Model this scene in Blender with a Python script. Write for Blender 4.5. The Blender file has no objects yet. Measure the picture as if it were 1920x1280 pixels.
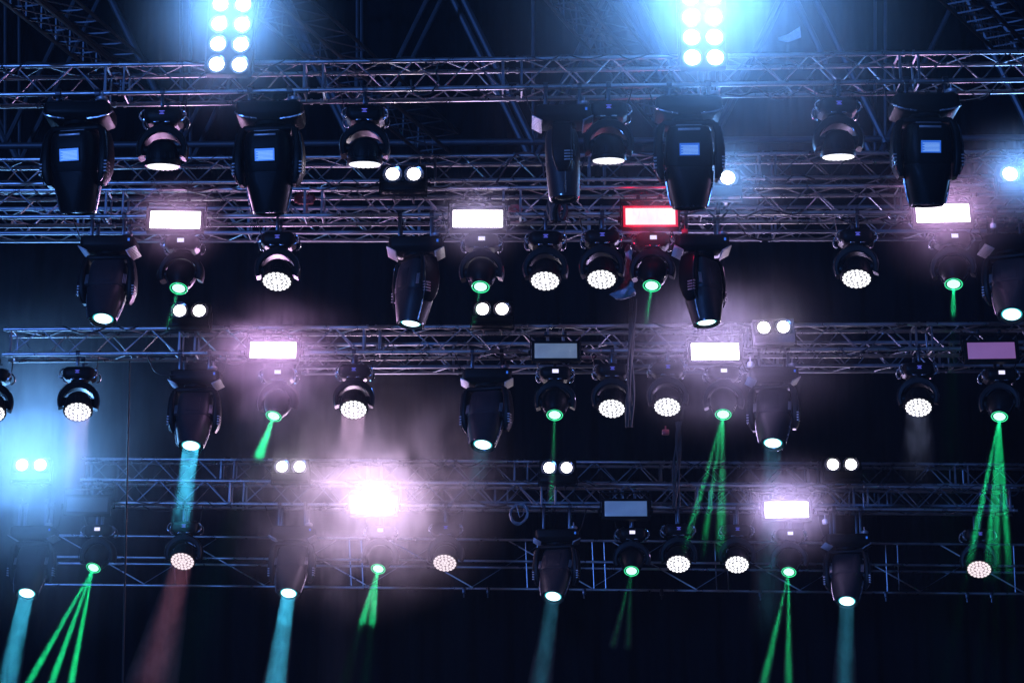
import bpy, bmesh, math, random
from mathutils import Vector, Matrix, Quaternion
R = math.radians
random.seed(7)
SC = bpy.context.scene
COL = SC.collection

# ------------------------------------------------------------------ camera
PITCH = R(15.0)
FPX = 3733.0
CAM = Vector((0, 0, 1.7))
cam_d = bpy.data.cameras.new('camera')
cam = bpy.data.objects.new('camera', cam_d)
COL.objects.link(cam)
cam.location = CAM
cam.rotation_euler = (R(90) + PITCH, 0, 0)
cam_d.sensor_width = 36
cam_d.lens = FPX * 36 / 1920
cam_d.clip_start = 0.1
cam_d.clip_end = 500
SC.camera = cam
FW = Vector((0, math.cos(PITCH), math.sin(PITCH)))
UP = Vector((0, -math.sin(PITCH), math.cos(PITCH)))


def P(px, py, Y):
    """the point of the stage at depth Y that was measured at photo pixel (px, py)"""
    d = FW + Vector((1, 0, 0)) * ((px - 960) / FPX) + UP * ((640 - py) / FPX)
    return CAM + d * (Y / d.y)


def proj(p):
    q = p - CAM
    z = q.dot(FW)
    return 960 + FPX * q.x / z, 640 - FPX * q.dot(UP) / z


# ------------------------------------------------------------------ materials
MATS = {}


def mat(name, base=(0.5, 0.5, 0.5), rough=0.5, metal=0.0, var=0.0, bump=0.0, scale=20.0, spec=0.5, coat=0.0):
    m = bpy.data.materials.new(name)
    m.use_nodes = True
    nt = m.node_tree
    b = nt.nodes['Principled BSDF']
    b.inputs['Base Color'].default_value = (*base, 1)
    b.inputs['Roughness'].default_value = rough
    b.inputs['Metallic'].default_value = metal
    b.inputs['Specular IOR Level'].default_value = spec
    if coat:
        b.inputs['Coat Weight'].default_value = coat
        b.inputs['Coat Roughness'].default_value = 0.15
    if var or bump:
        tc = nt.nodes.new('ShaderNodeTexCoord')
        nz = nt.nodes.new('ShaderNodeTexNoise')
        nz.inputs['Scale'].default_value = scale
        nz.inputs['Detail'].default_value = 6
        nt.links.new(tc.outputs['Object'], nz.inputs['Vector'])
        if var:
            mr = nt.nodes.new('ShaderNodeMapRange')
            mr.inputs['From Min'].default_value = 0.3
            mr.inputs['From Max'].default_value = 0.7
            mr.inputs['To Min'].default_value = max(0.05, rough - var)
            mr.inputs['To Max'].default_value = min(1, rough + var)
            nt.links.new(nz.outputs['Fac'], mr.inputs['Value'])
            nt.links.new(mr.outputs['Result'], b.inputs['Roughness'])
            mx = nt.nodes.new('ShaderNodeMix')
            mx.data_type = 'RGBA'
            mx.inputs[6].default_value = (*[c * 0.6 for c in base], 1)
            mx.inputs[7].default_value = (*[min(1, c * 1.25) for c in base], 1)
            nt.links.new(nz.outputs['Fac'], mx.inputs[0])
            nt.links.new(mx.outputs[2], b.inputs['Base Color'])
        if bump:
            bp = nt.nodes.new('ShaderNodeBump')
            bp.inputs['Strength'].default_value = bump
            bp.inputs['Distance'].default_value = 0.01
            nt.links.new(nz.outputs['Fac'], bp.inputs['Height'])
            nt.links.new(bp.outputs['Normal'], b.inputs['Normal'])
    MATS[name] = m
    return m


def emit(name, col, strength, var=0.0, scale=30, stretch=(1, 1, 1), base=(0.02, 0.02, 0.02)):
    m = bpy.data.materials.new(name)
    m.use_nodes = True
    nt = m.node_tree
    b = nt.nodes['Principled BSDF']
    b.inputs['Base Color'].default_value = (*base, 1)
    b.inputs['Roughness'].default_value = 0.25
    b.inputs['Emission Color'].default_value = (*col, 1)
    b.inputs['Emission Strength'].default_value = strength
    if var:
        tc = nt.nodes.new('ShaderNodeTexCoord')
        mp = nt.nodes.new('ShaderNodeMapping')
        mp.inputs['Scale'].default_value = stretch
        nz = nt.nodes.new('ShaderNodeTexNoise')
        nz.inputs['Scale'].default_value = scale
        mr = nt.nodes.new('ShaderNodeMapRange')
        mr.inputs['From Min'].default_value = 0.3
        mr.inputs['From Max'].default_value = 0.7
        mr.inputs['To Min'].default_value = strength * (1 - var)
        mr.inputs['To Max'].default_value = strength * (1 + var)
        nt.links.new(tc.outputs['Object'], mp.inputs['Vector'])
        nt.links.new(mp.outputs['Vector'], nz.inputs['Vector'])
        nt.links.new(nz.outputs['Fac'], mr.inputs['Value'])
        nt.links.new(mr.outputs['Result'], b.inputs['Emission Strength'])
    m.cycles.emission_sampling = 'NONE' if strength < 12 else 'AUTO'
    MATS[name] = m
    return m


M_BLACK = mat('black_plastic', (0.004, 0.004, 0.004), 0.45, 0, 0.08, 0.08, 60, spec=0.08)
M_GLOSS = mat('glossy_black_rim', (0.03, 0.03, 0.034), 0.16, 0.3, 0.05, 0, 30, coat=0.4)
M_GREY = mat('charcoal_casing', (0.020, 0.016, 0.018), 0.5, 0, 0.1, 0.1, 50, spec=0.2)
M_VENT = mat('vent_slat_grey', (0.30, 0.27, 0.28), 0.4, 0.5, 0.1, 0, 40)
M_DARK = mat('vent_slot_black', (0.006, 0.006, 0.007), 0.8)
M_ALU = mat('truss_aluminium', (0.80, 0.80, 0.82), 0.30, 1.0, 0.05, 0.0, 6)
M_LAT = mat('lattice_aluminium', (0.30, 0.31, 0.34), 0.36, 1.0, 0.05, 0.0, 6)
M_ALUD = mat('dull_painted_steel', (0.30, 0.32, 0.36), 0.40, 0.8, 0.05, 0.0, 6)  # weaker light on the rear trusses and braces put into a darker metal
M_ROOFT = mat('dark_roof_steel', (0.06, 0.065, 0.075), 0.5, 0.6, 0.05, 0.0, 6)
M_STEEL = mat('clamp_steel', (0.07, 0.07, 0.08), 0.38, 0.9, 0.1, 0, 30)
M_HANDLE = mat('bright_handle', (0.75, 0.74, 0.76), 0.22, 0.9, 0.08, 0, 30)
M_CABLE = mat('cable_rubber', (0.008, 0.008, 0.009), 0.7, 0, 0.1, 0.1, 60)
M_DRAPE = mat('black_drape_cloth', (0.0025, 0.003, 0.004), 0.95, 0, 0.03, 0.3, 40, spec=0.02)
M_ROOF = mat('roof_sheet', (0.03, 0.035, 0.05), 0.7, 0, 0.1, 0.1, 4)
M_GROUND = mat('ground_asphalt', (0.045, 0.045, 0.047), 0.85, 0, 0.1, 0.3, 3)
M_RED = mat('red_plastic', (0.5, 0.02, 0.03), 0.45, 0, 0.08, 0, 30)
M_WHITETAG = mat('pale_plastic', (0.75, 0.72, 0.72), 0.4, 0, 0.08, 0, 30)
M_POLY = mat('clear_wrap', (0.22, 0.25, 0.30), 0.25, 0.0, 0.08, 1.0, 25)
M_LENSRING = mat('lens_ring', (0.05, 0.06, 0.065), 0.22, 0.6, 0.06, 0, 30)
M_DISH = mat('lamp_reflector', (0.5, 0.48, 0.5), 0.2, 0.8, 0.05, 0, 30)

E_LED = emit('led_white', (0.97, 0.97, 1.0), 1.5)
E_LEDP = emit('led_pink_white', (1.0, 0.86, 0.92), 1.05)
E_FACE = emit('led_face_glow', (0.70, 0.68, 0.9), 0.17)
E_FACEP = emit('led_face_pink', (0.85, 0.55, 0.68), 0.34)
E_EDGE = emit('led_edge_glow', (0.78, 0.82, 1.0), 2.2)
E_SPOT = emit('spot_lens_cyan', (0.72, 1.0, 1.0), 2.4, 0.25, 10)
E_SPOTM = emit('spot_lens_margin', (0.05, 0.75, 0.85), 0.9)
E_GREEN = emit('beam_lens_green', (0.30, 1.0, 0.62), 2.8)
E_GRING = emit('beam_ring_green', (0.05, 0.9, 0.38), 0.9, 0.5, 12)  # green halo round the lens, put on the ring as emission
E_BLIND = emit('blinder_lamp', (1.0, 0.96, 1.0), 7.0)
E_BLINDB = emit('blinder_lamp_blue', (0.85, 0.95, 1.0), 9.0)
E_STROBE = emit('strobe_panel_lit', (1.0, 0.93, 1.0), 6.0)
E_STROBER = emit('strobe_panel_red_tint', (1.0, 0.88, 0.91), 1.25, 0.15, 22, (4.5, 1, 0.7))
E_REDRIM = emit('strobe_red_rim', (1.0, 0.01, 0.05), 0.75)
E_OFFG = emit('strobe_panel_dim_grey', (0.22, 0.30, 0.36), 0.38, 0.18, 7, base=(0.2, 0.22, 0.24))  # unlit panels: light caught by these four is put in as weak emission
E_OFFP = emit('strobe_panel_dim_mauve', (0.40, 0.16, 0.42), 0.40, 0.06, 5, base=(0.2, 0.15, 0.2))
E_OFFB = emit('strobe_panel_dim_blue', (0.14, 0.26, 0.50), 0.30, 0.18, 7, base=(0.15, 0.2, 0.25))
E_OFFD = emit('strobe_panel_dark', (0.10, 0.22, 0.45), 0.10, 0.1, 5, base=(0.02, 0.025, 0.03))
E_LCDB = emit('screen_blue', (0.03, 0.16, 0.85), 0.75)
E_LCDL = emit('screen_lines', (0.25, 0.50, 1.0), 0.95)
E_LCDW = emit('screen_white', (0.72, 0.70, 1.0), 1.3)
E_LCDV = emit('screen_violet', (0.12, 0.14, 0.9), 0.9)


# ------------------------------------------------------------------ mesh helper
class MB:
    def __init__(self):
        self.v, self.f, self.m = [], [], []
        self.cur = 0

    def _add(self, vs, fs):
        o = len(self.v)
        self.v += [tuple(p) for p in vs]
        self.f += [tuple(i + o for i in f) for f in fs]
        self.m += [self.cur] * len(fs)

    def mat(self, i):
        self.cur = i
        return self

    def tube(self, p0, p1, r, n=8, r1=None):
        p0, p1 = Vector(p0), Vector(p1)
        return self.path([p0, p1], r, n, r1)

    def path(self, pts, r, n=6, r1=None, closed=False):
        pts = [Vector(p) for p in pts]
        N = len(pts)
        t0 = (pts[1] - pts[0]).normalized()
        a = t0.orthogonal().normalized()
        vs, fs = [], []
        for i, p in enumerate(pts):
            if closed:
                t = (pts[(i + 1) % N] - pts[i - 1]).normalized()
            else:
                t = (pts[min(i + 1, N - 1)] - pts[max(i - 1, 0)]).normalized()
            a = (a - t * a.dot(t)).normalized()
            b = t.cross(a)
            rr = r if r1 is None else r + (r1 - r) * i / (N - 1)
            for k in range(n):
                an = 2 * math.pi * k / n
                vs.append(p + (a * math.cos(an) + b * math.sin(an)) * rr)
        for i in range(N if closed else N - 1):
            j = (i + 1) % N
            for k in range(n):
                k2 = (k + 1) % n
                fs.append((i * n + k, i * n + k2, j * n + k2, j * n + k))
        if not closed:
            fs.append(tuple(range(n))[::-1])
            fs.append(tuple((N - 1) * n + k for k in range(n)))
        self._add(vs, fs)
        return self

    def lathe(self, prof, n=28, M=None, cap0=True, cap1=True):
        """prof: list of (r, z) going round the z axis"""
        M = M or Matrix()
        vs, fs = [], []
        for r, z in prof:
            for k in range(n):
                a = 2 * math.pi * k / n
                vs.append(M @ Vector((r * math.cos(a), r * math.sin(a), z)))
        for i in range(len(prof) - 1):
            for k in range(n):
                k2 = (k + 1) % n
                fs.append((i * n + k, i * n + k2, (i + 1) * n + k2, (i + 1) * n + k))
        if cap0:
            fs.append(tuple(range(n))[::-1])
        if cap1:
            fs.append(tuple((len(prof) - 1) * n + k for k in range(n)))
        self._add(vs, fs)
        return self

    def loft(self, rings, cap0=True, cap1=True, closed=False):
        n = len(rings[0])
        vs = [p for r in rings for p in r]
        fs = []
        N = len(rings)
        for i in range(N if closed else N - 1):
            j = (i + 1) % N
            for k in range(n):
                k2 = (k + 1) % n
                fs.append((i * n + k, i * n + k2, j * n + k2, j * n + k))
        if not closed:
            if cap0:
                fs.append(tuple(range(n))[::-1])
            if cap1:
                fs.append(tuple((N - 1) * n + k for k in range(n)))
        self._add(vs, fs)
        return self

    def rbox(self, c, s, bev=0.01, M=None, seg=2):
        bm = bmesh.new()
        bmesh.ops.create_cube(bm, size=1)
        bmesh.ops.scale(bm, vec=Vector(s), verts=bm.verts)
        if bev > 0:
            bmesh.ops.bevel(bm, geom=list(bm.edges), offset=min(bev, min(s) * 0.45), segments=seg, affect='EDGES', profile=0.5)
        bmesh.ops.translate(bm, vec=Vector(c), verts=bm.verts)
        if M:
            bmesh.ops.transform(bm, matrix=M, verts=bm.verts)
        bm.verts.index_update()
        self._add([v.co.copy() for v in bm.verts], [[v.index for v in f.verts] for f in bm.faces])
        bm.free()
        return self

    def quad(self, a, b, c, d):
        self._add([a, b, c, d], [(0, 1, 2, 3)])
        return self

    def mesh(self, name, mats, angle=38):
        me = bpy.data.meshes.new(name)
        me.from_pydata(self.v, [], self.f)
        if not isinstance(mats, (list, tuple)):
            mats = [mats]
        for m in mats:
            me.materials.append(m)
        me.polygons.foreach_set('material_index', [min(i, len(mats) - 1) for i in self.m])
        me.polygons.foreach_set('use_smooth', [True] * len(me.polygons))
        bm = bmesh.new()
        bm.from_mesh(me)
        bmesh.ops.recalc_face_normals(bm, faces=bm.faces)
        bm.to_mesh(me)
        bm.free()
        me.set_sharp_from_angle(angle=R(angle))
        me.update()
        return me


def rr_ring(w, d, z, rad, n=4, cx=0.0, cy=0.0):
    """rounded rectangle in the xy plane at height z"""
    rad = min(rad, w / 2 - 1e-4, d / 2 - 1e-4)
    out = []
    for qx, qy, a0 in ((1, 1, 0), (-1, 1, 90), (-1, -1, 180), (1, -1, 270)):
        for i in range(n + 1):
            a = R(a0 + 90 * i / n)
            out.append(Vector((cx + qx * (w / 2 - rad) + rad * math.cos(a), cy + qy * (d / 2 - rad) + rad * math.sin(a), z)))
    return out


def obj(name, me, parent=None, M=None):
    o = bpy.data.objects.new(name, me)
    COL.objects.link(o)
    if parent:
        o.parent = parent
    if M is not None:
        o.matrix_local = M
    return o


def thing(name, label, cat, loc=(0, 0, 0), group=None, kind=None):
    o = bpy.data.objects.new(name, None)
    COL.objects.link(o)
    o.empty_display_size = 0.1
    o.location = loc
    o['label'] = label
    o['category'] = cat
    if group:
        o['group'] = group
    if kind:
        o['kind'] = kind
    return o


def tag(o, label, cat, group=None, kind=None):
    o['label'] = label
    o['category'] = cat
    if group:
        o['group'] = group
    if kind:
        o['kind'] = kind
    return o


# ------------------------------------------------------------------ lamps
def area(loc, d, sx, sy, col, power, spread=180.0, shape='RECTANGLE', name='lamp', up=Vector((0, 0, 1))):
    L = bpy.data.lights.new(name, 'AREA')
    L.shape = shape
    L.size = sx
    L.size_y = sy
    L.color = col
    L.energy = power
    L.spread = R(spread)
    o = bpy.data.objects.new(name, L)
    COL.objects.link(o)
    o.location = loc
    o.rotation_mode = 'QUATERNION'
    o.rotation_quaternion = Vector(d).to_track_quat('-Z', 'Y')
    return o


def spot(loc, d, col, power, ang, radius=0.01, blend=0.6, name='lamp'):
    L = bpy.data.lights.new(name, 'SPOT')
    L.color = col
    L.energy = power
    L.spot_size = R(ang)
    L.spot_blend = blend
    L.shadow_soft_size = radius
    o = bpy.data.objects.new(name, L)
    COL.objects.link(o)
    o.location = loc
    o.rotation_mode = 'QUATERNION'
    o.rotation_quaternion = Vector(d).to_track_quat('-Z', 'Y')
    return o


# ------------------------------------------------------------------ smoke
def smoke_mat(name, dens, scale=3.0, lo=0.35, hi=0.65, falloff=None, ball=None, sq=True, stretch=(1, 1, 1), col=(0.9, 0.9, 0.95), g=0.2, floor=0.0):
    m = bpy.data.materials.new(name)
    m.use_nodes = True
    nt = m.node_tree
    for n in list(nt.nodes):
        nt.nodes.remove(n)
    out = nt.nodes.new('ShaderNodeOutputMaterial')
    pv = nt.nodes.new('ShaderNodeVolumePrincipled')
    pv.inputs['Color'].default_value = (*col, 1)
    pv.inputs['Anisotropy'].default_value = g
    nt.links.new(pv.outputs['Volume'], out.inputs['Volume'])
    tc = nt.nodes.new('ShaderNodeTexCoord')
    mp = nt.nodes.new('ShaderNodeMapping')
    mp.inputs['Scale'].default_value = stretch
    mp.inputs['Location'].default_value = (random.uniform(-9, 9), random.uniform(-9, 9), random.uniform(-9, 9))
    nt.links.new(tc.outputs['Object'], mp.inputs['Vector'])
    nz = nt.nodes.new('ShaderNodeTexNoise')
    nz.inputs['Scale'].default_value = scale
    nz.inputs['Detail'].default_value = 4
    nz.inputs['Distortion'].default_value = 0.6
    nt.links.new(mp.outputs['Vector'], nz.inputs['Vector'])
    mr = nt.nodes.new('ShaderNodeMapRange')
    mr.inputs['From Min'].default_value = lo
    mr.inputs['From Max'].default_value = hi
    mr.inputs['To Min'].default_value = floor
    mr.inputs['To Max'].default_value = 1.0
    nt.links.new(nz.outputs['Fac'], mr.inputs['Value'])
    val = mr.outputs['Result']

    def mul(a, b):
        k = nt.nodes.new('ShaderNodeMath')
        k.operation = 'MULTIPLY'
        for s, i in ((a, 0), (b, 1)):
            if isinstance(s, (int, float)):
                k.inputs[i].default_value = s
            else:
                nt.links.new(s, k.inputs[i])
        return k.outputs[0]
    if falloff:                     # density thins out along the cone: (z where it starts to thin, z where it is gone)
        sp = nt.nodes.new('ShaderNodeSeparateXYZ')
        nt.links.new(tc.outputs['Object'], sp.inputs[0])
        add = nt.nodes.new('ShaderNodeMath')          # ragged end
        add.operation = 'MULTIPLY_ADD'
        add.inputs[1].default_value = 0.35 * abs(falloff[1])
        add.inputs[2].default_value = -0.175 * abs(falloff[1])
        nt.links.new(nz.outputs['Fac'], add.inputs[0])
        ad2 = nt.nodes.new('ShaderNodeMath')
        ad2.operation = 'ADD'
        nt.links.new(sp.outputs['Z'], ad2.inputs[0])
        nt.links.new(add.outputs[0], ad2.inputs[1])
        fr = nt.nodes.new('ShaderNodeMapRange')
        fr.inputs['From Min'].default_value = falloff[0]
        fr.inputs['From Max'].default_value = falloff[1]
        fr.inputs['To Min'].default_value = 1
        fr.inputs['To Max'].default_value = 0
        nt.links.new(ad2.outputs[0], fr.inputs['Value'])
        val = mul(val, fr.outputs['Result'])
    if ball:                        # density thins out towards the edge of a cloud of radius 1 in its own space
        ln = nt.nodes.new('ShaderNodeVectorMath')
        ln.operation = 'LENGTH'
        nt.links.new(tc.outputs['Object'], ln.inputs[0])
        fr = nt.nodes.new('ShaderNodeMapRange')
        fr.interpolation_type = 'SMOOTHSTEP'
        fr.inputs['From Min'].default_value = ball[0]
        fr.inputs['From Max'].default_value = ball[1]
        fr.inputs['To Min'].default_value = 1
        fr.inputs['To Max'].default_value = 0
        nt.links.new(ln.outputs['Value'], fr.inputs['Value'])
        val = mul(val, fr.outputs['Result'])
        if sq:
            val = mul(val, fr.outputs['Result'])
            dens = dens * 2.2
    nt.links.new(mul(val, dens), pv.inputs['Density'])
    m.cycles.volume_sampling = 'MULTIPLE_IMPORTANCE'
    m.cycles.volume_step_rate = 1.0
    return m


def wisp(start, d, length, r0, r1, m, label, group):
    """smoke standing in the path of a lamp's beam"""
    n, k = 16, 6
    mb = MB()
    prof = [(r0 + (r1 - r0) * i / k, length * i / k) for i in range(k + 1)]
    mb.lathe(prof, n)
    o = obj('smoke', mb.mesh('smoke', m))
    o.location = start
    o.rotation_mode = 'QUATERNION'
    o.rotation_quaternion = Vector(d).to_track_quat('Z', 'Y')
    return tag(o, label, 'smoke', group, 'stuff')


# ------------------------------------------------------------------ trusses
TRUSS = {}


def truss(key, Y, yb, xs, label, s=0.30, seg=2.0, chord=0.024, brace=0.0095, M=None, off=0.0, cat='truss', grp='horizontal lighting trusses'):
    """box truss: front bottom chord runs through (xs[0], yb[0]) and (xs[1], yb[1]) at depth Y"""
    M = M or M_ALU
    y_at = lambda x: yb[0] + (yb[1] - yb[0]) * x / 1920
    A, B = P(xs[0], y_at(xs[0]), Y), P(xs[1], y_at(xs[1]), Y)
    TRUSS[key] = (A, B, s, Y)
    ax = (B - A)
    L = ax.length
    ax.normalize()
    t = thing('lighting_truss', label, cat, A, grp)
    rot = Matrix.Rotation(math.atan2(ax.z, math.hypot(ax.x, ax.y)), 4, 'Y').inverted()
    rot = ax.to_track_quat('X', 'Z').to_matrix().to_4x4()
    t.matrix_world = Matrix.Translation(A) @ rot
    sz, sy = s, s
    nodes = [(0, 0), (sy, 0), (0, sz), (sy, sz)]
    gap = 0.05
    nseg = max(1, round(L / seg))
    sl = L / nseg
    for (y, z) in nodes:
        mb = MB()
        for i in range(nseg):
            x0, x1 = i * sl + off * 0, (i + 1) * sl
            mb.tube((x0 + gap, y, z), (x1 - gap, y, z), chord, 12)
            mb.tube((x0 - gap if i else x0, y, z), (x0 + gap, y, z), chord * 0.82, 10)
            for xx in (x0 + gap, x1 - gap):
                mb.lathe([(chord * 1.0, -0.014), (chord * 1.28, -0.011), (chord * 1.28, 0.011), (chord * 1.0, 0.014)], 12, Matrix.Translation((xx, y, z)) @ Matrix.Rotation(R(90), 4, 'Y'))
        mb.tube((L - gap, y, z), (L, y, z), chord * 0.82, 10)
        obj('chord', mb.mesh('chord', M), t)

    def lattice(pa, pb, phase, r):
        pts = []                       # one bent rod: zigzags through every segment, crossing the joints inside the chord
        for i in range(nseg):
            a, b = i * sl + gap + 0.07, (i + 1) * sl - gap - 0.07
            k = max(2, round((b - a) / s))
            k += (k + phase) % 2
            cur = pa if not phase else pb
            oth = pb if not phase else pa
            pts.append((a - 0.035, *cur))
            pts.append((a - 0.03, *oth))
            pts.append((a - 0.025, *oth))
            pts.append((a - 0.02, *cur))
            for j in range(1, k + 1):
                pts.append((a + (b - a) * j / k, *(oth if j % 2 else cur)))
            last, other = (oth, cur) if k % 2 else (cur, oth)
            pts.append((b + 0.02, *last))
            pts.append((b + 0.025, *other))
            pts.append((b + 0.03, *other))
            pts.append((b + 0.035, *cur))
        mb = MB().path(pts, r * 1.2, 7)
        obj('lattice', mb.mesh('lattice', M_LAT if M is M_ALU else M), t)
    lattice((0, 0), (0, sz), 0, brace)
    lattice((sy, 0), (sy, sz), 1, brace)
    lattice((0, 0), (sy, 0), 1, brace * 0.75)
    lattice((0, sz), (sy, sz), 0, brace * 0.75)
    if M is M_ALU:                 # power and data leads tied along the truss
        rng = random.Random(key)
        x = rng.uniform(0.2, 0.8)
        while x < L - 1.2:
            n_ = rng.randint(5, 9)
            z0, y0 = rng.choice(((chord + 0.008, 0.0), (chord + 0.008, s), (s + chord + 0.008, 0.0)))
            pts, xx = [], x
            for k in range(n_):
                sag = rng.uniform(0.0, 0.10) if k % 2 else 0.0
                pts.append(Vector((xx, y0 - 0.03 * (k % 2) - 0.01, z0 - sag - (0.03 if k % 2 else 0.0))))
                xx += rng.uniform(0.12, 0.30)
            out = []
            for i in range(n_ - 1):
                a, b, c, d = (pts[max(0, min(n_ - 1, i + k))] for k in (-1, 0, 1, 2))
                for k in range(5):
                    u = k / 5
                    out.append(0.5 * ((2 * b) + (c - a) * u + (2 * a - 5 * b + 4 * c - d) * u * u + (3 * b - a - 3 * c + d) * u ** 3))
            if xx < L:
                obj('cable', MB().path(out, rng.choice((0.006, 0.008, 0.011)), 6).mesh('cable', M_CABLE), t)
            x = xx + rng.uniform(0.1, 0.9)
    return t


def chord_z(key, x):
    A, B, s, Y = TRUSS[key]
    return A.z + (B.z - A.z) * (x - A.x) / (B.x - A.x)


truss('T1', 18.3, (178, 150), (-160, 2080), 'highest lighting truss, in front of the two bright flood panels')
truss('T2A', 21.9, (345, 330), (-160, 2080), 'bare silver truss showing just above the second lighting truss')
truss('T2', 20.2, (407, 397), (-160, 2080), 'second lighting truss from the top, carrying the red rimmed strobe')
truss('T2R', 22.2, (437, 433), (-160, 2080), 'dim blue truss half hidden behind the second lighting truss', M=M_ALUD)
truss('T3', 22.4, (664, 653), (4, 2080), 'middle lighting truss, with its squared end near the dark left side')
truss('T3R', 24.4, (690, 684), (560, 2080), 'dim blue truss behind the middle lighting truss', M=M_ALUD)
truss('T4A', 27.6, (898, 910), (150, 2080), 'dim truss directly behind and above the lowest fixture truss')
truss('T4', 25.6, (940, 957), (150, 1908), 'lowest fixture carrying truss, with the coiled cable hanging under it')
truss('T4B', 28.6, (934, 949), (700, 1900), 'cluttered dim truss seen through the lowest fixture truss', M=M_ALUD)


def rear_truss():
    Y = 28.9
    y0 = lambda x, b: b + (x - 400) * 0.0098
    t = thing('lighting_truss', 'tall thin dark blue truss across the bottom of the rig', 'truss', P(60, y0(60, 1098), Y), 'horizontal lighting trusses')
    O = t.location.copy()
    m = M_ALU
    rows = {'top': (1006, 0), 'mid': (1046, 0), 'midr': (1058, 0), 'bot': (1098, 0)}
    for k, (b, dy) in rows.items():
        mb = MB()
        mb.tube(P(60, y0(60, b), Y + (0.35 if k == 'midr' else 0)) - O, P(2050, y0(2050, b), Y + (0.35 if k == 'midr' else 0)) - O, 0.021, 10)
        obj('chord', mb.mesh('chord', m), t)
    x = 110
    i = 0
    while x < 2000:
        obj('brace', MB().tube(P(x, y0(x, 1006), Y) - O, P(x + 165, y0(x + 165, 1098), Y) - O, 0.010, 6).mesh('brace', m), t)
        obj('brace', MB().tube(P(x + 165 - 8, y0(x, 1098), Y + 0.35) - O, P(x + 165 + 130, y0(x + 295, 1010), Y + 0.35) - O, 0.006, 6).mesh('brace', M_ALUD), t)  # rear brace in darker metal for the weaker light there
        x += 165 + (30 if i % 3 else 60)
        i += 1
    for x in (325, 655, 985, 1110, 1340, 1660, 1900):
        for dx in (0, 22):
            obj('post', MB().tube(P(x + dx, y0(x, 1006), Y) - O, P(x + dx + 4, y0(x, 1098), Y) - O, 0.009, 6).mesh('post', M_ALUD), t)
    for x in (870, 915, 1095, 1240, 1425, 1660, 1812, 1858):
        p = P(x, y0(x, 1098), Y) - O
        mb = MB()
        mb.rbox(p + Vector((0, -0.02, -0.03)), (0.05, 0.06, 0.09), 0.012)
        mb.tube(p + Vector((0, -0.02, -0.06)), p + Vector((0, -0.02, -0.13)), 0.010, 8)
        obj('clamp', mb.mesh('clamp', M_STEEL), t)


rear_truss()


def roof_truss():
    Y = 31.5
    t = thing('roof_truss', 'huge dark blue roof truss with long slanting struts behind the rig', 'truss', P(300, 268, Y))
    O = t.location.copy()
    for dy in (0, 1.0):
        for yy in (268, -70):
            mb = MB()
            mb.tube(P(-260, yy + 8, Y) + Vector((0, dy, 0)) - O, P(2200, yy - 12, Y) + Vector((0, dy, 0)) - O, 0.055, 10)
            obj('chord', mb.mesh('chord', M_ROOFT), t)
        x = -320
        while x < 2150:
            v = Vector((0, dy, 0))
            for (xa, ya, xb, yb, r) in ((x, 268, x + 165, -70, 0.045), (x + 165, -70, x + 330, 268, 0.06), (x, 268, x, -70, 0.03)):
                obj('strut', MB().tube(P(xa, ya, Y) + v - O, P(xb, yb, Y) + v - O, r, 8).mesh('strut', M_ROOFT), t)
            x += 330


roof_truss()


def rafter(pa, ya, pb, yb_, s, label):
    """sloping roof ladder truss between two measured points at two depths"""
    A, B = P(*pa, ya), P(*pb, yb_)
    ax = (B - A).normalized()
    t = thing('roof_rafter', label, 'truss', A, 'sloping roof rafters')
    t.matrix_world = Matrix.Translation(A) @ ax.to_track_quat('X', 'Z').to_matrix().to_4x4()
    L = (B - A).length
    for (y, z) in ((0, 0), (s, 0), (0, s), (s, s)):
        mb = MB()
        mb.tube((0, y, z), (L, y, z), 0.026, 10)
        obj('chord', mb.mesh('chord', M_ROOFT), t)
    for (a, b) in (((0, 0), (s, 0)), ((s, 0), (s, s)), ((0, s), (s, s))):
        mb = MB()
        k = round(L / (s * 1.25))
        pts = []
        for j in range(k + 1):
            xa = L * j / k
            pts += [(xa, *a), (xa + 0.004, *b)]
        mb.path(pts, 0.011, 6)
        obj('lattice', mb.mesh('lattice', M_ROOFT), t)


rafter((20, -40), 21.5, (300, 190), 27.0, 0.42, 'sloping roof rafter in the dark corner left of the smaller flood panel')
rafter((470, -40), 21.5, (860, 300), 27.5, 0.42, 'sloping roof rafter between the two bright flood panels, passing down behind the highest truss')
rafter((1070, -30), 21.5, (1280, 230), 26.5, 0.42, 'sloping roof rafter beside the blinding flood panel')
rafter((1800, -40), 21.5, (1960, 120), 26.0, 0.42, 'dark roof rafter in the far right roof corner')


# ------------------------------------------------------------------ fixture parts (mesh data shared by every copy)
def clamp_mesh(stem, foot_y=0.0, r=0.026):
    """hook round a truss chord whose centre is `stem` above the base"""
    mb = MB()
    pts = []
    for i in range(11):
        a = R(-60 + 300 * i / 10)
        pts.append((0, math.sin(a) * (r + 0.008), stem + math.cos(a) * (r + 0.008)))
    rings = []
    for i in range(11):
        a = R(-130 + 260 * i / 10)
        ring = []
        for rr, xx in ((r + 0.001, -0.022), (r + 0.016, -0.022), (r + 0.016, 0.022), (r + 0.001, 0.022)):
            ring.append(Vector((xx, math.sin(a) * rr, stem + math.cos(a) * rr)))
        rings.append(ring)
    mb.loft(rings)
    if stem > r + 0.03:
        mb.rbox((0, 0, (stem - r) / 2), (0.035, 0.035, stem - r - 0.002), 0.006)
    mb.tube((0.02, 0, max(0.02, stem - r - 0.02)), (0.055, 0, max(0.02, stem - r - 0.02)), 0.007, 8)
    return mb.mesh('clamp', M_STEEL)


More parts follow.
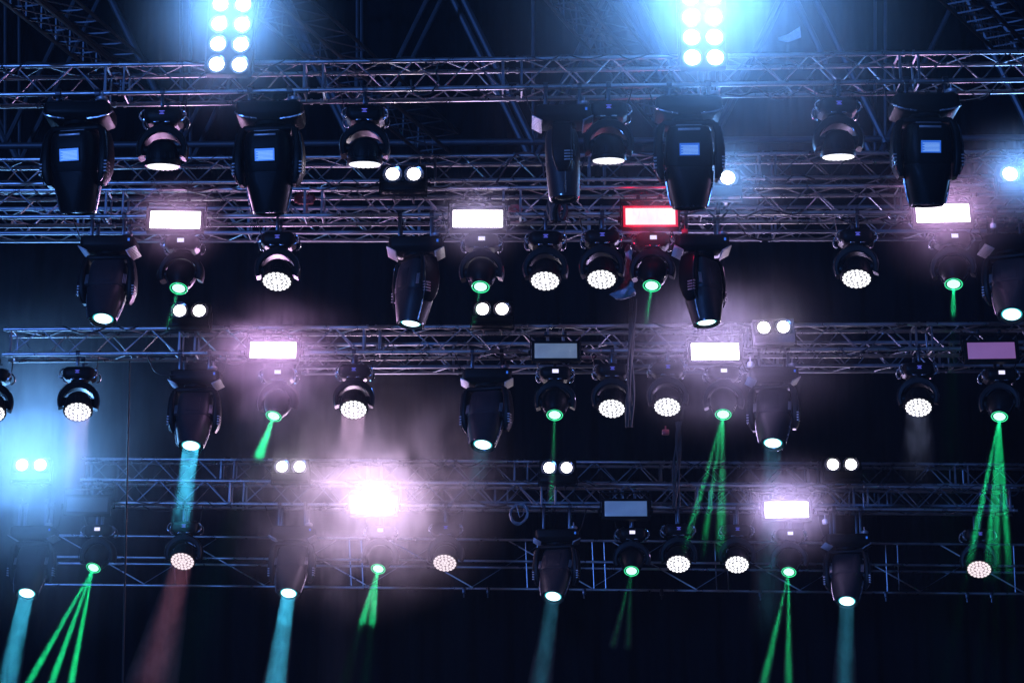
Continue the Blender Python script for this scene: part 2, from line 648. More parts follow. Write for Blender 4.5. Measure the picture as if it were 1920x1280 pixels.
def wash_parts():
    mb = MB()
    mb.loft([rr_ring(0.30, 0.26, 0.0, 0.05), rr_ring(0.35, 0.29, -0.02, 0.06), rr_ring(0.37, 0.30, -0.06, 0.07), rr_ring(0.36, 0.29, -0.115, 0.07), rr_ring(0.28, 0.24, -0.15, 0.06)])
    mb.lathe([(0.10, 0.0), (0.10, -0.03)], 20, Matrix.Translation((0, 0, -0.148)))
    base = mb.mesh('base', M_BLACK)
    handles = []
    for sx in (-1, 1):
        for sy in (-1, 1):
            pts = []
            for i in range(9):
                a = R(-80 + 160 * i / 8)
                pts.append((sx * (0.165 + 0.055 * math.cos(a)), sy * (0.10 - 0.02 * math.sin(a * 2)), -0.075 + 0.062 * math.sin(a)))
            handles.append(MB().path(pts, 0.010, 8).mesh('handle', M_HANDLE))
    # two short bright latch tabs under the base front
    latch = [MB().rbox((x, -0.128, -0.148), (0.05, 0.02, 0.012), 0.004).mesh('latch', M_HANDLE) for x in (-0.055, 0.05)]
    # screen: two bars and a tick like the fixture's address read-out
    mb = MB()
    mb.mat(0).rbox((0, -0.147, -0.062), (0.07, 0.012, 0.05), 0.004)
    mb.mat(1)
    for z, w in ((-0.048, 0.052), (-0.062, 0.030), (-0.076, 0.046)):
        mb.rbox((0.0, -0.1545, z), (w, 0.003, 0.006), 0)
    screen = mb.mesh('screen', [M_BLACK, E_LCDV])
    # horseshoe yoke around the pivot (local origin = pivot)
    rings = []
    n = 26
    for i in range(n + 1):
        a = R(-22 + 224 * i / n)
        th = 0.055 + 0.03 * max(0, math.sin(a)) ** 1.5
        ro = 0.240
        ri = ro - th
        dep = 0.075 + 0.02 * max(0, math.sin(a))
        c, s = math.cos(a), math.sin(a)
        ring = []
        for rr, yy in ((ri, -dep + 0.012), (ri + 0.012, -dep), (ro - 0.015, -dep), (ro, -dep + 0.02), (ro, dep - 0.02), (ro - 0.015, dep), (ri + 0.012, dep), (ri, dep - 0.012)):
            ring.append(Vector((c * rr, yy, s * rr)))
        rings.append(ring)
    mb = MB().loft(rings)
    mb.lathe([(0.085, 0), (0.085, 0.05)], 20, Matrix.Translation((0, 0, 0.225)))
    yoke = mb.mesh('yoke', M_BLACK)
    # rim highlights on the yoke's inner and outer edge, shaped as glossy bands
    trim = []
    for a0, a1, rr in ((28, 152, 0.162), (-20, 32, 0.2385), (148, 200, 0.2385)):
        pts = []
        for i in range(17):
            a = R(a0 + (a1 - a0) * i / 16)
            pts.append((math.cos(a) * rr, -0.083, math.sin(a) * rr))
        trim.append(MB().path(pts, 0.0048, 6).mesh('trim', M_GLOSS))
    return dict(base=base, handles=handles, latch=latch, screen=screen, yoke=yoke, trim=trim)


WP = wash_parts()


def wash_head(ledm, facem):
    # head: axis -z is where it shines; local origin = pivot
    mb = MB()
    mb.lathe([(0.150, -0.150), (0.166, -0.152), (0.170, -0.140), (0.168, -0.11), (0.158, -0.10), (0.158, -0.05), (0.150, 0.0), (0.130, 0.05), (0.095, 0.09), (0.04, 0.108), (0.005, 0.11)], 36)
    for sx in (-1, 1):
        mb.lathe([(0.05, 0), (0.05, 0.06)], 16, Matrix.Translation((sx * 0.135, 0, 0)) @ Matrix.Rotation(R(90 * sx), 4, 'Y'))
    for k in range(20):
        a = 2 * math.pi * k / 20
        mb.rbox((0.155 * math.cos(a), 0.155 * math.sin(a), -0.07), (0.012, 0.012, 0.055), 0.002, None)
    head = mb.mesh('head', M_BLACK)
    mb = MB()
    mb.mat(0).lathe([(0.151, -0.153), (0.149, -0.1535), (0.001, -0.1535)], 36, cap0=False, cap1=False)
    mb.mat(1)
    for n_, rr in ((1, 0.0), (6, 0.044), (12, 0.088), (18, 0.131)):
        for k in range(n_):
            an = 2 * math.pi * (k + 0.5 * (n_ == 12)) / n_
            mb.lathe([(0.0208, -0.1535), (0.0190, -0.159), (0.011, -0.162), (0.001, -0.1625)], 10, Matrix.Translation((rr * math.cos(an), rr * math.sin(an), 0)), cap0=False)
    led = mb.mesh('led_array', [facem, ledm])
    return head, led


WH = wash_head(E_LED, E_FACE)
WHP = wash_head(E_LEDP, E_FACEP)
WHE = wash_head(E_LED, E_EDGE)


def beam_head():
    mb = MB()
    mb.lathe([(0.082, -0.205), (0.096, -0.207), (0.100, -0.195), (0.098, -0.17), (0.112, -0.15), (0.140, -0.10), (0.158, -0.04), (0.162, 0.0), (0.155, 0.05), (0.135, 0.09), (0.09, 0.125), (0.04, 0.138), (0.004, 0.14)], 36)
    for sx in (-1, 1):
        mb.lathe([(0.05, 0), (0.05, 0.05)], 16, Matrix.Translation((sx * 0.14, 0, 0)) @ Matrix.Rotation(R(90 * sx), 4, 'Y'))
        mb.rbox((sx * 0.105, 0, -0.135), (0.04, 0.05, 0.06), 0.012, None)
    head = mb.mesh('head', M_BLACK)
    mb = MB()
    mb.mat(0).lathe([(0.0835, -0.200), (0.083, -0.2085), (0.094, -0.2105), (0.096, -0.2075)], 32, cap0=False, cap1=False)
    ring = mb.mesh('lens_ring', [E_GRING])
    mb = MB().lathe([(0.068, -0.2055), (0.055, -0.212), (0.03, -0.216), (0.002, -0.2175)], 28, cap0=False, cap1=False)
    lens = mb.mesh('lens', E_GREEN)
    trim = []                                    # side highlights of the head, shaped as glossy rods
    for sx in (-1, 1):
        pts = []
        for i in range(9):
            z = -0.17 + 0.13 * i / 8
            r = 0.100 + (0.162 - 0.100) * math.sin(R(90) * i / 8) + 0.002
            pts.append((sx * r * math.cos(R(12)), -r * math.sin(R(12)), z))
        trim.append(MB().path(pts, 0.006, 6).mesh('trim', M_GLOSS))
    return head, ring, lens, trim


BH = beam_head()


def beam_screen():
    mb = MB()
    mb.mat(0).rbox((0, -0.147, -0.062), (0.09, 0.012, 0.06), 0.004)
    mb.mat(1).rbox((0.0, -0.1545, -0.062), (0.072, 0.003, 0.044), 0)
    return mb.mesh('screen', [M_BLACK, E_LCDW])


BSCR = beam_screen()


def spot_parts():
    mb = MB()
    mb.loft([rr_ring(0.50, 0.34, 0.0, 0.03), rr_ring(0.57, 0.38, -0.02, 0.05), rr_ring(0.58, 0.39, -0.09, 0.06), rr_ring(0.56, 0.38, -0.125, 0.06), rr_ring(0.44, 0.30, -0.165, 0.05)])
    mb.lathe([(0.14, 0), (0.14, -0.03)], 24, Matrix.Translation((0, 0, -0.164)))
    base = mb.mesh('base', M_BLACK)
    fins = []
    for sx in (-1, 1):
        mb = MB()
        for i in range(9):
            y = -0.17 + 0.0425 * i
            mb.rbox((0, 0, 0), (0.115, 0.024, 0.012), 0.003, Matrix.Translation((sx * 0.255, y, -0.146)) @ Matrix.Rotation(R(-sx * 28), 4, 'Y'))
        fins.append(mb.mesh('heat_sink', M_VENT))
    rim = []  # bright base edge highlights, given shape as metal rods
    for sx in (-1, 1):
        mb = MB()
        pts = [(sx * x, -y, z) for x, y, z in ((0.292, 0.06, -0.06), (0.294, 0.12, -0.085), (0.285, 0.165, -0.115), (0.255, 0.185, -0.140), (0.19, 0.178, -0.155), (0.10, 0.168, -0.164))]
        mb.path(pts, 0.009, 6)
        rim.append(mb.mesh('trim', M_HANDLE))
    mb = MB()
    mb.lathe([(0.045, 0.0), (0.052, 0.012), (0.052, 0.03), (0.03, 0.042), (0.01, 0.044), (0.008, 0.09)], 16, Matrix.Translation((0.215, -0.15, 0.0)))
    knob = mb.mesh('knob', M_VENT)
    # yoke about the pivot
    mb = MB()
    mb.rbox((0, 0, 0.305), (0.46, 0.18, 0.05), 0.02)
    for sx in (-1, 1):
        rings = []
        for z, xi, xo, dd in ((0.33, 0.14, 0.20, 0.17), (0.29, 0.20, 0.262, 0.19), (0.20, 0.222, 0.285, 0.21), (0.06, 0.225, 0.300, 0.22), (-0.06, 0.222, 0.298, 0.20), (-0.15, 0.215, 0.278, 0.15), (-0.20, 0.212, 0.250, 0.10)):
            rings.append(rr_ring(xo - xi, dd, z, 0.022, 3, cx=sx * (xo + xi) / 2))
        mb.loft(rings)
    yoke = mb.mesh('yoke', M_BLACK)
    yvent = []
    for sx in (-1, 1):
        mb = MB()
        for zz in (-0.02, -0.05, -0.08, -0.11):
            mb.rbox((sx * 0.300, -0.05, zz), (0.012, 0.06, 0.013), 0.002)
            mb.rbox((sx * 0.292, -0.098, zz), (0.026, 0.012, 0.013), 0.002)
        yvent.append(mb.mesh('vent_grille', M_VENT))
    ytrim = []  # highlight along each yoke arm's edge, shaped as a glossy rod
    for sx in (-1, 1):
        pts = [(sx * x, -0.09, z) for x, z in ((0.270, 0.26), (0.287, 0.19), (0.302, 0.06), (0.300, -0.06), (0.280, -0.15), (0.254, -0.198))]
        ytrim.append(MB().path(pts, 0.006, 6).mesh('trim', M_GLOSS))
    # head
    mb = MB()
    mb.loft([rr_ring(0.27, 0.24, 0.275, 0.05, 5), rr_ring(0.34, 0.29, 0.262, 0.07, 5), rr_ring(0.385, 0.325, 0.215, 0.09, 5), rr_ring(0.405, 0.345, 0.08, 0.10, 5),
             rr_ring(0.405, 0.345, -0.075, 0.11, 5), rr_ring(0.400, 0.342, -0.080, 0.11, 5), rr_ring(0.392, 0.336, -0.082, 0.11, 5), rr_ring(0.392, 0.336, -0.092, 0.11, 5),
             rr_ring(0.398, 0.342, -0.094, 0.12, 5), rr_ring(0.385, 0.335, -0.20, 0.14, 5), rr_ring(0.345, 0.320, -0.32, 0.155, 5), rr_ring(0.305, 0.305, -0.405, 0.1515, 5), rr_ring(0.296, 0.296, -0.425, 0.147, 5), rr_ring(0.25, 0.25, -0.427, 0.124, 5), rr_ring(0.245, 0.245, -0.395, 0.1215, 5)])
    for sx in (-1, 1):
        mb.lathe([(0.06, 0), (0.06, 0.05)], 16, Matrix.Translation((sx * 0.185, 0, 0)) @ Matrix.Rotation(R(90 * sx), 4, 'Y'))
    head = mb.mesh('head', M_GREY)
    rear_head = mb.mesh('head', M_BLACK)
    vents = []
    for sx in (-1, 1):
        mb = MB()
        mb.mat(0).rbox((sx * 0.145, -0.152, 0.02), (0.085, 0.03, 0.135), 0.008, Matrix.Rotation(R(sx * 16), 4, 'Z'))
        mb.mat(1)
        for i in range(5):
            mb.rbox((sx * (0.118 + 0.0145 * i), -0.1685, 0.02), (0.006, 0.008, 0.115), 0.001, Matrix.Rotation(R(sx * 16), 4, 'Z'))
        vents.append(mb.mesh('vent_grille', [M_DARK, M_VENT]))
    mb = MB()
    mb.rbox((0, -0.171, 0.06), (0.16, 0.012, 0.19), 0.005)
    hatch = mb.mesh('hatch', M_GREY)
    mb = MB()
    mb.lathe([(0.124, -0.420), (0.140, -0.432), (0.147, -0.428), (0.150, -0.412)], 36, cap0=False, cap1=False)
    mb.lathe([(0.1215, -0.40), (0.112, -0.415), (0.106, -0.404)], 36, cap0=False, cap1=False)
    ring = mb.mesh('lens_ring', M_LENSRING)
    mb = MB()
    mb.mat(1).lathe([(0.108, -0.402), (0.094, -0.4105)], 32, cap0=False, cap1=False)
    mb.mat(0).lathe([(0.094, -0.4105), (0.088, -0.413), (0.05, -0.420), (0.002, -0.423)], 32, cap0=False, cap1=False)
    lens = mb.mesh('lens', [E_SPOT, E_SPOTM])
    mb = MB().lathe([(0.108, -0.402), (0.09, -0.412), (0.05, -0.420), (0.002, -0.423)], 32, cap0=False, cap1=False)
    dark_lens = mb.mesh('lens', M_LENSRING)
    rail = []                                    # edge highlights down the snout, shaped as bright rods
    for sx in (-1, 1):
        pts = [(sx * x, -0.02, z) for x, z in ((0.204, -0.11), (0.199, -0.20), (0.180, -0.32), (0.158, -0.41))]
        rail.append(MB().path(pts, 0.008, 6).mesh('trim', M_HANDLE))
    mb = MB()                                    # rear screen on the head (blue with rows of lines)
    mb.mat(0).rbox((0, -0.1765, 0.06), (0.19, 0.012, 0.125), 0.004)
    mb.mat(1)
    mb.rbox((0, -0.1835, 0.06), (0.17, 0.003, 0.105), 0)
    mb.mat(2)
    for i in range(7):
        mb.rbox((0.008 if i % 2 else 0.0, -0.186, 0.022 + 0.011 * i), (0.145 - 0.016 * (i % 2), 0.0025, 0.0045), 0)
    screen = mb.mesh('screen', [M_BLACK, E_LCDB, E_LCDL])
    mb = MB()
    mb.rbox((0, 0.0, 0.2775), (0.22, 0.20, 0.012), 0.004)
    mb.rbox((0.0, -0.155, 0.235), (0.19, 0.02, 0.02), 0.005, Matrix.Rotation(R(0), 4, 'X'))
    topc = mb.mesh('rear_cap', M_VENT)
    mb = MB().rbox((0.235, -0.193, -0.055), (0.022, 0.008, 0.03), 0.002)
    bscreen = mb.mesh('screen', E_LCDB)
    return dict(rear_head=rear_head, dark_lens=dark_lens, rim=rim, base=base, fins=fins, knob=knob, yoke=yoke, yvent=yvent, ytrim=ytrim, head=head, vents=vents, hatch=hatch, ring=ring, lens=lens, rail=rail, screen=screen, topc=topc, bscreen=bscreen)


SP = spot_parts()


# ------------------------------------------------------------------ placing fixtures
def axis_of(pan, tilt):
    return Matrix.Rotation(pan, 3, 'Z') @ Vector((0, -math.sin(tilt), -math.cos(tilt)))


def solve_pan(px, py, Y, tilt, lean):
    """pan that makes a head tilted by `tilt` lean by `lean` (dx per dy down the picture)"""
    p = P(px, py, Y)
    best = (9e9, 0)
    for i in range(-170, 171):
        pan = R(i * 0.5)
        a, b = proj(p), proj(p + axis_of(pan, tilt) * 0.3)
        dy = b[1] - a[1]
        if dy < 1:
            continue
        e = abs((b[0] - a[0]) / dy - lean)
        if e < best[0]:
            best = (e, pan)
    return best[1]


LENS = {}      # where each lamp sits: key -> (lens point, direction)


def lead_mesh(stem, w):
    q = random.uniform(0.7, 1.3)
    sx = random.choice((-1, 1))
    pts = [(sx * w * 0.5, 0.10, 0.0), (sx * w * 0.55, 0.12, 0.05), (sx * w * (0.7 + 0.2 * q), 0.10, 0.03 - 0.02 * q), (sx * w * (0.9 + 0.2 * q), 0.02, -0.03 * q + stem * 0.3), (sx * w * (1.1 + 0.2 * q), -0.10, stem * 0.8), (sx * w * (1.2 + 0.2 * q), -0.15, stem + 0.03), (sx * w * (1.9 * q), -0.14, stem + 0.035)]
    out = []
    for i in range(len(pts) - 1):
        a, b, c, d = (Vector(pts[max(0, min(len(pts) - 1, i + k))]) for k in (-1, 0, 1, 2))
        for k in range(5):
            u = k / 5
            out.append(0.5 * ((2 * b) + (c - a) * u + (2 * a - 5 * b + 4 * c - d) * u * u + (3 * b - a - 3 * c + d) * u ** 3))
    return MB().path(out + [Vector(pts[-1])], 0.0065, 6).mesh('lead', M_CABLE)


def mount(t, key, base_top, xs, scale=1.0):
    """clamps from the fixture's base up to both bottom chords of its truss"""
    A, B, s, Y = TRUSS[key]
    z = chord_z(key, base_top.x)
    stem = max(0.0, (z - base_top.z) / scale)
    if stem > 0.8:
        stem = 0.8
    for y in (-s / 2, s / 2):
        for x in xs:
            obj('clamp', clamp_mesh(stem), t, Matrix.Translation((x, y / scale, 0)))
    obj('lead', lead_mesh(stem, 0.18 if len(xs) == 1 else 0.28), t)
    return stem


def fixture(kind, key, lx, ly, tilt, lean, label, pan=None, scale=1.0, head=None, rear=False, dx=0.0, dy=0.0, face_only=False):
    Yc = TRUSS[key][3] + TRUSS[key][2] / 2
    tilt = R(tilt)
    lens_d, drop, names = {'wash': (0.155, 0.395, ('wash_light', 'moving wash light', 'moving wash lights')),
                           'beam': (0.208, 0.395, ('beam_light', 'moving beam light', 'moving green beam lights')),
                           'spot': (0.415, 0.520, ('spot_light', 'moving spot light', 'large moving spot lights'))}[kind]
    lens_d *= scale
    if pan is None:
        pan = solve_pan(lx, ly, Yc, tilt, lean)
    else:
        pan = R(pan)
    a = axis_of(pan, tilt)
    lens = P(lx, ly, Yc + a.y * lens_d)
    pivot = lens - a * lens_d
    top = pivot + Vector((0, 0, drop * scale))
    t = thing(names[0], label, names[1], top, names[2])
    if scale != 1.0:
        t.scale = (scale,) * 3
    MY = Matrix.Translation((0, 0, -drop)) @ Matrix.Rotation(pan, 4, 'Z')
    MH = MY @ Matrix.Rotation(-tilt, 4, 'X')
    if kind in ('wash', 'beam'):
        b = obj('base', WP['base'], t)
        obj('screen', WP['screen'] if kind == 'wash' else BSCR, b)
        for h in WP['handles']:
            obj('handle', h, b)
        for h in WP['latch']:
            obj('latch', h, b)
        y = obj('yoke', WP['yoke'], t, MY)
        for h in WP['trim']:
            obj('trim', h, y)
        if kind == 'wash':
            hm = head or WH
            h = obj('head', hm[0], t, MH)
            obj('led_array', hm[1], h)
        else:
            h = obj('head', BH[0], t, MH)
            obj('lens_ring', BH[1], h)
            obj('lens', BH[2], h)
            for q in BH[3]:
                obj('trim', q, h)
        mount(t, key, top, (0.0,), scale)
    else:
        b = obj('base', SP['base'], t)
        if rear:
            for f in SP['rim']:
                obj('trim', f, b)
        else:
            for f in SP['fins']:
                obj('heat_sink', f, b)
        obj('knob', SP['knob'], b)
        if not rear:
            obj('screen', SP['bscreen'], b)
        y = obj('yoke', SP['yoke'], t, MY)
        for q in SP['yvent']:
            obj('vent_grille', q, y)
        for q in SP['ytrim']:
            obj('trim', q, y)
        h = obj('head', SP['rear_head' if rear else 'head'], t, MH)
        obj('lens_ring', SP['ring'], h)
        obj('lens', SP['dark_lens' if rear or key == 'T1' else 'lens'], h)
        for q in SP['rail']:
            obj('trim', q, h)
        if rear:
            obj('screen', SP['screen'], h)
            obj('rear_cap', SP['topc'], h)
        else:
            for v in SP['vents']:
                obj('vent_grille', v, h)
            obj('hatch', SP['hatch'], h)
        mount(t, key, top, (-0.17, 0.17), scale)
    return lens, a


# --- highest row, seen from behind
for lx, ly, pan, lab in ((148, 398, -10, 'black spot light with a blue screen, farthest left under the highest truss'),
                         (507, 398, -6, 'black spot light with a blue screen under the highest truss, second from the left'),
                         (1293, 388, -3, 'black spot light with a pale blue screen under the blinding flood panel'),
                         (1737, 383, 1, 'black spot light with a blue screen above the rightmost glowing strobe')):
    fixture('spot', 'T1', lx, ly, -13, 0, lab, pan=pan, scale=1.14, rear=True)
fixture('spot', 'T1', 1058, 372, 2, 0, 'unlit black spot light seen side on, hanging under the highest truss without a screen', pan=88, scale=0.98)
for lx, ly, lab in ((305, 313, 'dark wash light, bright lower edge, between the two leftmost large spot lights'),
                    (684, 309, 'dark wash light, thin bright lower edge, above the two lamp blinder in the second truss'),
                    (1141, 302, 'dark wash light, thin bright lower edge, beside the unlit side on spot light'),
                    (1572, 295, 'dark wash light, thin bright lower edge, right of the blinding flood panel')):
    fixture('wash', 'T1', lx, ly, -9, 0, lab, pan=0, head=WHE, scale=1.03)

# --- second truss
S = {}
S['2a'] = fixture('spot', 'T2', 193, 598, 18, -0.15, 'charcoal spot light leaning left with cyan lens, above the left end of the middle truss')
S['2b'] = fixture('spot', 'T2', 770, 607, 8, 0.03, 'charcoal spot light turned sideways with cyan lens touching the middle truss', pan=-52)
S['2c'] = fixture('spot', 'T2', 1325, 605, 6, -0.05, 'spot light veiled in pink glow with a half hidden lens, right of the red strobe', pan=50)
S['2d'] = fixture('spot', 'T2', 1897, 590, 25, 0.0, 'charcoal spot light with cyan lens cut by the right edge of the photo')
fixture('wash', 'T2', 519, 528, 24, -0.10, 'round LED wash light alone between the sideways and the left leaning spot lights')
fixture('wash', 'T2', 1022, 527, 24, -0.05, 'round LED wash light on the second truss, left one of the close pair')
fixture('wash', 'T2', 1128, 524, 24, -0.04, 'round LED wash light of the second truss beside the clear wrap')
fixture('wash', 'T2', 1606, 523, 24, -0.02, 'round LED wash light in the dark gap left of the topmost right strobe')
G = {}
G['2a'] = fixture('beam', 'T2', 335, 541, 26, -0.20, 'green beam light under the leftmost glowing pink strobe')
G['2b'] = fixture('beam', 'T2', 901, 538, 26, -0.08, 'green beam light under the white strobe in the middle of the second truss')
G['2c'] = fixture('beam', 'T2', 1222, 536, 26, -0.08, 'green beam light under the red rimmed strobe')
G['2d'] = fixture('beam', 'T2', 1788, 533, 26, 0.0, 'green beam light with a short wide beam, under the rightmost pink white strobe')

# --- middle truss
S['3a'] = fixture('spot', 'T3', 358, 836, 22, -0.13, 'spot light sending a strong cyan beam down, under the middle truss on the left')
S['3b'] = fixture('spot', 'T3', 905, 834, 22, -0.14, 'dark spot light with cyan lens under the centre of the middle truss')
S['3c'] = fixture('spot', 'T3', 1449, 831, 22, -0.03, 'mauve lit spot light with cyan lens under the grey two lamp blinder')
G['W3'] = fixture('wash', 'T3', 146, 772, 31, -0.06, 'round LED wash light silhouetted against the blue glow')
fixture('wash', 'T3', -16, 775, 31, -0.06, 'wash light mostly cut off by the left edge of the photo')
G['W3b'] = fixture('wash', 'T3', 663, 768, 31, -0.06, 'round LED wash light standing out against the pink smoke')
fixture('wash', 'T3', 1147, 766, 31, -0.05, 'round LED wash light on the middle truss, left one of the close pair')
fixture('wash', 'T3', 1251, 763, 31, -0.05, 'round LED wash light on the middle truss, right one of the close pair')
G['W3c'] = fixture('wash', 'T3', 1722, 764, 31, 0.0, 'round LED wash light in the dark, left of the dim mauve strobe')
G['3a'] = fixture('beam', 'T3', 513, 780, 30, -0.35, 'green beam light with a wide ragged beam, above the pink smoke')
G['3b'] = fixture('beam', 'T3', 1040, 778, 30, -0.05, 'green beam light under the dim grey strobe panel')
G['3c'] = fixture('beam', 'T3', 1356, 777, 30, -0.02, 'green beam light under the dazzling strobe of the middle truss')
G['3d'] = fixture('beam', 'T3', 1874, 781, 30, -0.08, 'green beam light fanning long beams, under the dim mauve strobe')

# --- lowest fixture truss
S['4a'] = fixture('spot', 'T4', 50, 1112, 29, -0.22, 'spot light lost in darkness with cyan lens at the lower left corner')
S['4b'] = fixture('spot', 'T4', 541, 1112, 29, -0.15, 'spot light in pink haze with a bright cyan beam broken by drifting smoke')
S['4c'] = fixture('spot', 'T4', 1037, 1118, 29, -0.15, 'black spot light under the two lamp blinder near the coiled cable')
S['4d'] = fixture('spot', 'T4', 1588, 1127, 29, -0.03, 'mauve lit spot light on the lowest fixture truss, right of the glowing strobe')
G['W4'] = fixture('wash', 'T4', 342, 1052, 37, -0.25, 'pinkish LED wash light with a dull red beam, under the strong cyan beam', head=WHP)
fixture('wash', 'T4', 834, 1055, 37, -0.12, 'pinkish LED wash light right of the dazzling smoke wrapped strobe', head=WHP)
fixture('wash', 'T4', 1272, 1057, 37, 0.0, 'pale LED wash light amid green rays, left one of two', head=WH)
fixture('wash', 'T4', 1382, 1058, 37, 0.0, 'pale LED wash light amid green rays, right one of two', head=WH)
fixture('wash', 'T4', 1836, 1067, 37, 0.0, 'pinkish LED wash light beneath the long green fan at the right', head=WHP)
G['4a'] = fixture('beam', 'T4', 175, 1064, 36, -0.42, 'green beam light throwing three long bright rays to the lower left')
G['4b'] = fixture('beam', 'T4', 709, 1066, 36, -0.22, 'green beam light with a ragged short beam under the smoke wrapped strobe')
G['4c'] = fixture('beam', 'T4', 1184, 1070, 36, -0.05, 'green beam light with a faint ray under the dim blue strobe panel')
G['4d'] = fixture('beam', 'T4', 1479, 1072, 36, -0.08, 'green beam light with two pale rays under the lowest right glowing strobe')


# ------------------------------------------------------------------ strobes
def strobe_meshes():
    w, h, d = 0.60, 0.27, 0.13
    mb = MB()
    mb.loft([[Vector((x, y, z)) for x, y, z in (((w / 2 - i) * a, -d / 2 + dd, (h / 2 - i) * b) for a, b in ((1, 1), (-1, 1), (-1, -1), (1, -1)))] for i, dd in ((0.045, 0.012), (0.030, 0.0), (0.0, 0.004), (0.0, 0.08), (0.05, 0.13))], cap0=False)
    for k in range(9):
        mb.rbox((-0.2 + 0.05 * k, 0.072, 0), (0.012, 0.05, 0.17), 0.003)
    house = mb.mesh('housing', M_BLACK)
    mb = MB()
    for sx in (-1, 1):
        mb.rbox((sx * (w / 2 + 0.012), 0.01, 0.08), (0.012, 0.045, 0.30), 0.004)
        mb.lathe([(0.03, 0), (0.034, 0.006), (0.034, 0.02), (0.02, 0.026)], 12, Matrix.Translation((sx * (w / 2 + 0.018), 0.01, 0)) @ Matrix.Rotation(R(90 * sx), 4, 'Y'))
    mb.rbox((0, 0.01, 0.232), (w + 0.036, 0.045, 0.012), 0.004)
    br = mb.mesh('bracket', M_BLACK)
    pw, ph = 0.525, 0.195
    return house, br, pw, ph


SH, SB, SPW, SPH = strobe_meshes()
PANEL = {}


def panel_mesh(m, rim=None):
    key = (m.name, rim.name if rim else '')
    if key not in PANEL:
        mb = MB()
        mb.mat(0).rbox((0, -0.062, 0), (SPW, 0.012, SPH), 0.003)
        if rim:
            mb.mat(1)
            for (cx, cz, sx, sz) in ((0, SPH / 2 + 0.013, SPW + 0.05, 0.024), (0, -SPH / 2 - 0.013, SPW + 0.05, 0.024), (SPW / 2 + 0.013, 0, 0.024, SPH), (-SPW / 2 - 0.013, 0, 0.024, SPH)):
                mb.rbox((cx, -0.0665, cz), (sx, 0.008, sz), 0.002)
        PANEL[key] = mb.mesh('light_panel', [m] + ([rim] if rim else []))
    return PANEL[key]


def strobe(key, px, py, m, label, rim=None, col=None, power=0, sc=1.0):
    A, B, s, Y = TRUSS[key]
    c = P(px, py, Y - 0.16)
    t = thing('strobe_light', label, 'strobe light', c, 'strobe light panels on the trusses')
    t.scale = (sc, sc, sc)
    t.rotation_euler = (R(-8), 0, R((px - 960) * -0.003))
    obj('housing', SH, t)
    p = obj('light_panel', panel_mesh(m, rim), t)
    obj('bracket', SB, t)
    stem = chord_z(key, c.x) + s - c.z
    for x in (-0.12, 0.12):                       # hooked over the front top chord
        mb = MB()
        mb.rbox((x, 0.02 + 0.0, 0.236 + 0.02), (0.04, 0.05, 0.06), 0.006)
        mb.tube((x, 0.02, 0.27), (x, 0.145, 0.30), 0.012, 8)
        obj('clamp', mb.mesh('clamp', M_STEEL), t)
    if power:
        if not rim:
            area(c + Vector((0, -0.085, -0.01)), (0, -1, -0.14), SPW * sc, SPH * sc, col, power * 0.8)
        for dx, dz in ((-0.17, -0.14), (-0.17, 0.14), (0.17, -0.14), (0.17, 0.14)) if rim else ((-0.17, 0), (0, 0), (0.17, 0)):   # points added ahead of panel or rim, to light nearby fixtures
            q = bpy.data.lights.new('lamp', 'POINT')
            q.energy, q.color, q.shadow_soft_size = power * 0.09, col, 0.03
            qo = bpy.data.objects.new('lamp', q)
            COL.objects.link(qo)
            qo.location = c + Vector((dx * sc, -0.16, dz))
    return c


PINKW = (0.96, 0.66, 1.0)
PINK = (0.88, 0.48, 1.0)
LAV = (0.68, 0.52, 1.0)
strobe('T2', 330, 417, E_STROBE, 'glowing pink white strobe panel at the left of the second truss', col=PINK, power=34)
strobe('T2', 896, 415, E_STROBE, 'glowing white strobe panel in the middle of the second truss', col=LAV, power=30)
strobe('T2', 1219, 411, E_STROBER, 'white strobe panel framed by a bright red rim', rim=E_REDRIM, col=(1, 0.01, 0.06), power=24)
strobe('T2', 1766, 405, E_STROBE, 'glowing pink white strobe panel at the right of the second truss', col=PINK, power=45, sc=1.06)
strobe('T3', 513, 660, E_STROBE, 'dazzling white strobe panel in pink haze at the left of the middle truss', col=PINK, power=140)
strobe('T3', 1042, 661, E_OFFG, 'unlit grey strobe panel at the centre of the middle truss', sc=0.93)
strobe('T3', 1340, 663, E_STROBE, 'dazzling white strobe panel in lavender haze right of centre on the middle truss', col=LAV, power=200, sc=1.04)
strobe('T3', 1857, 661, E_OFFP, 'dim mauve strobe panel at the right end of the middle truss', sc=1.03)
strobe('T4', 700, 950, E_STROBE, 'blinding white strobe panel wrapped in pink smoke on the lowest fixture truss', col=PINKW, power=300, sc=1.05)
strobe('T4', 1173, 956, E_OFFB, 'unlit dim blue strobe panel on the lowest fixture truss', sc=1.04)
strobe('T4', 1474, 958, E_STROBE, 'glowing white strobe panel at the right of the lowest fixture truss', col=LAV, power=120, sc=1.06)
strobe('T4', 165, 948, E_OFFD, 'faint strobe panel drowned in the blue haze at the left', sc=1.0)


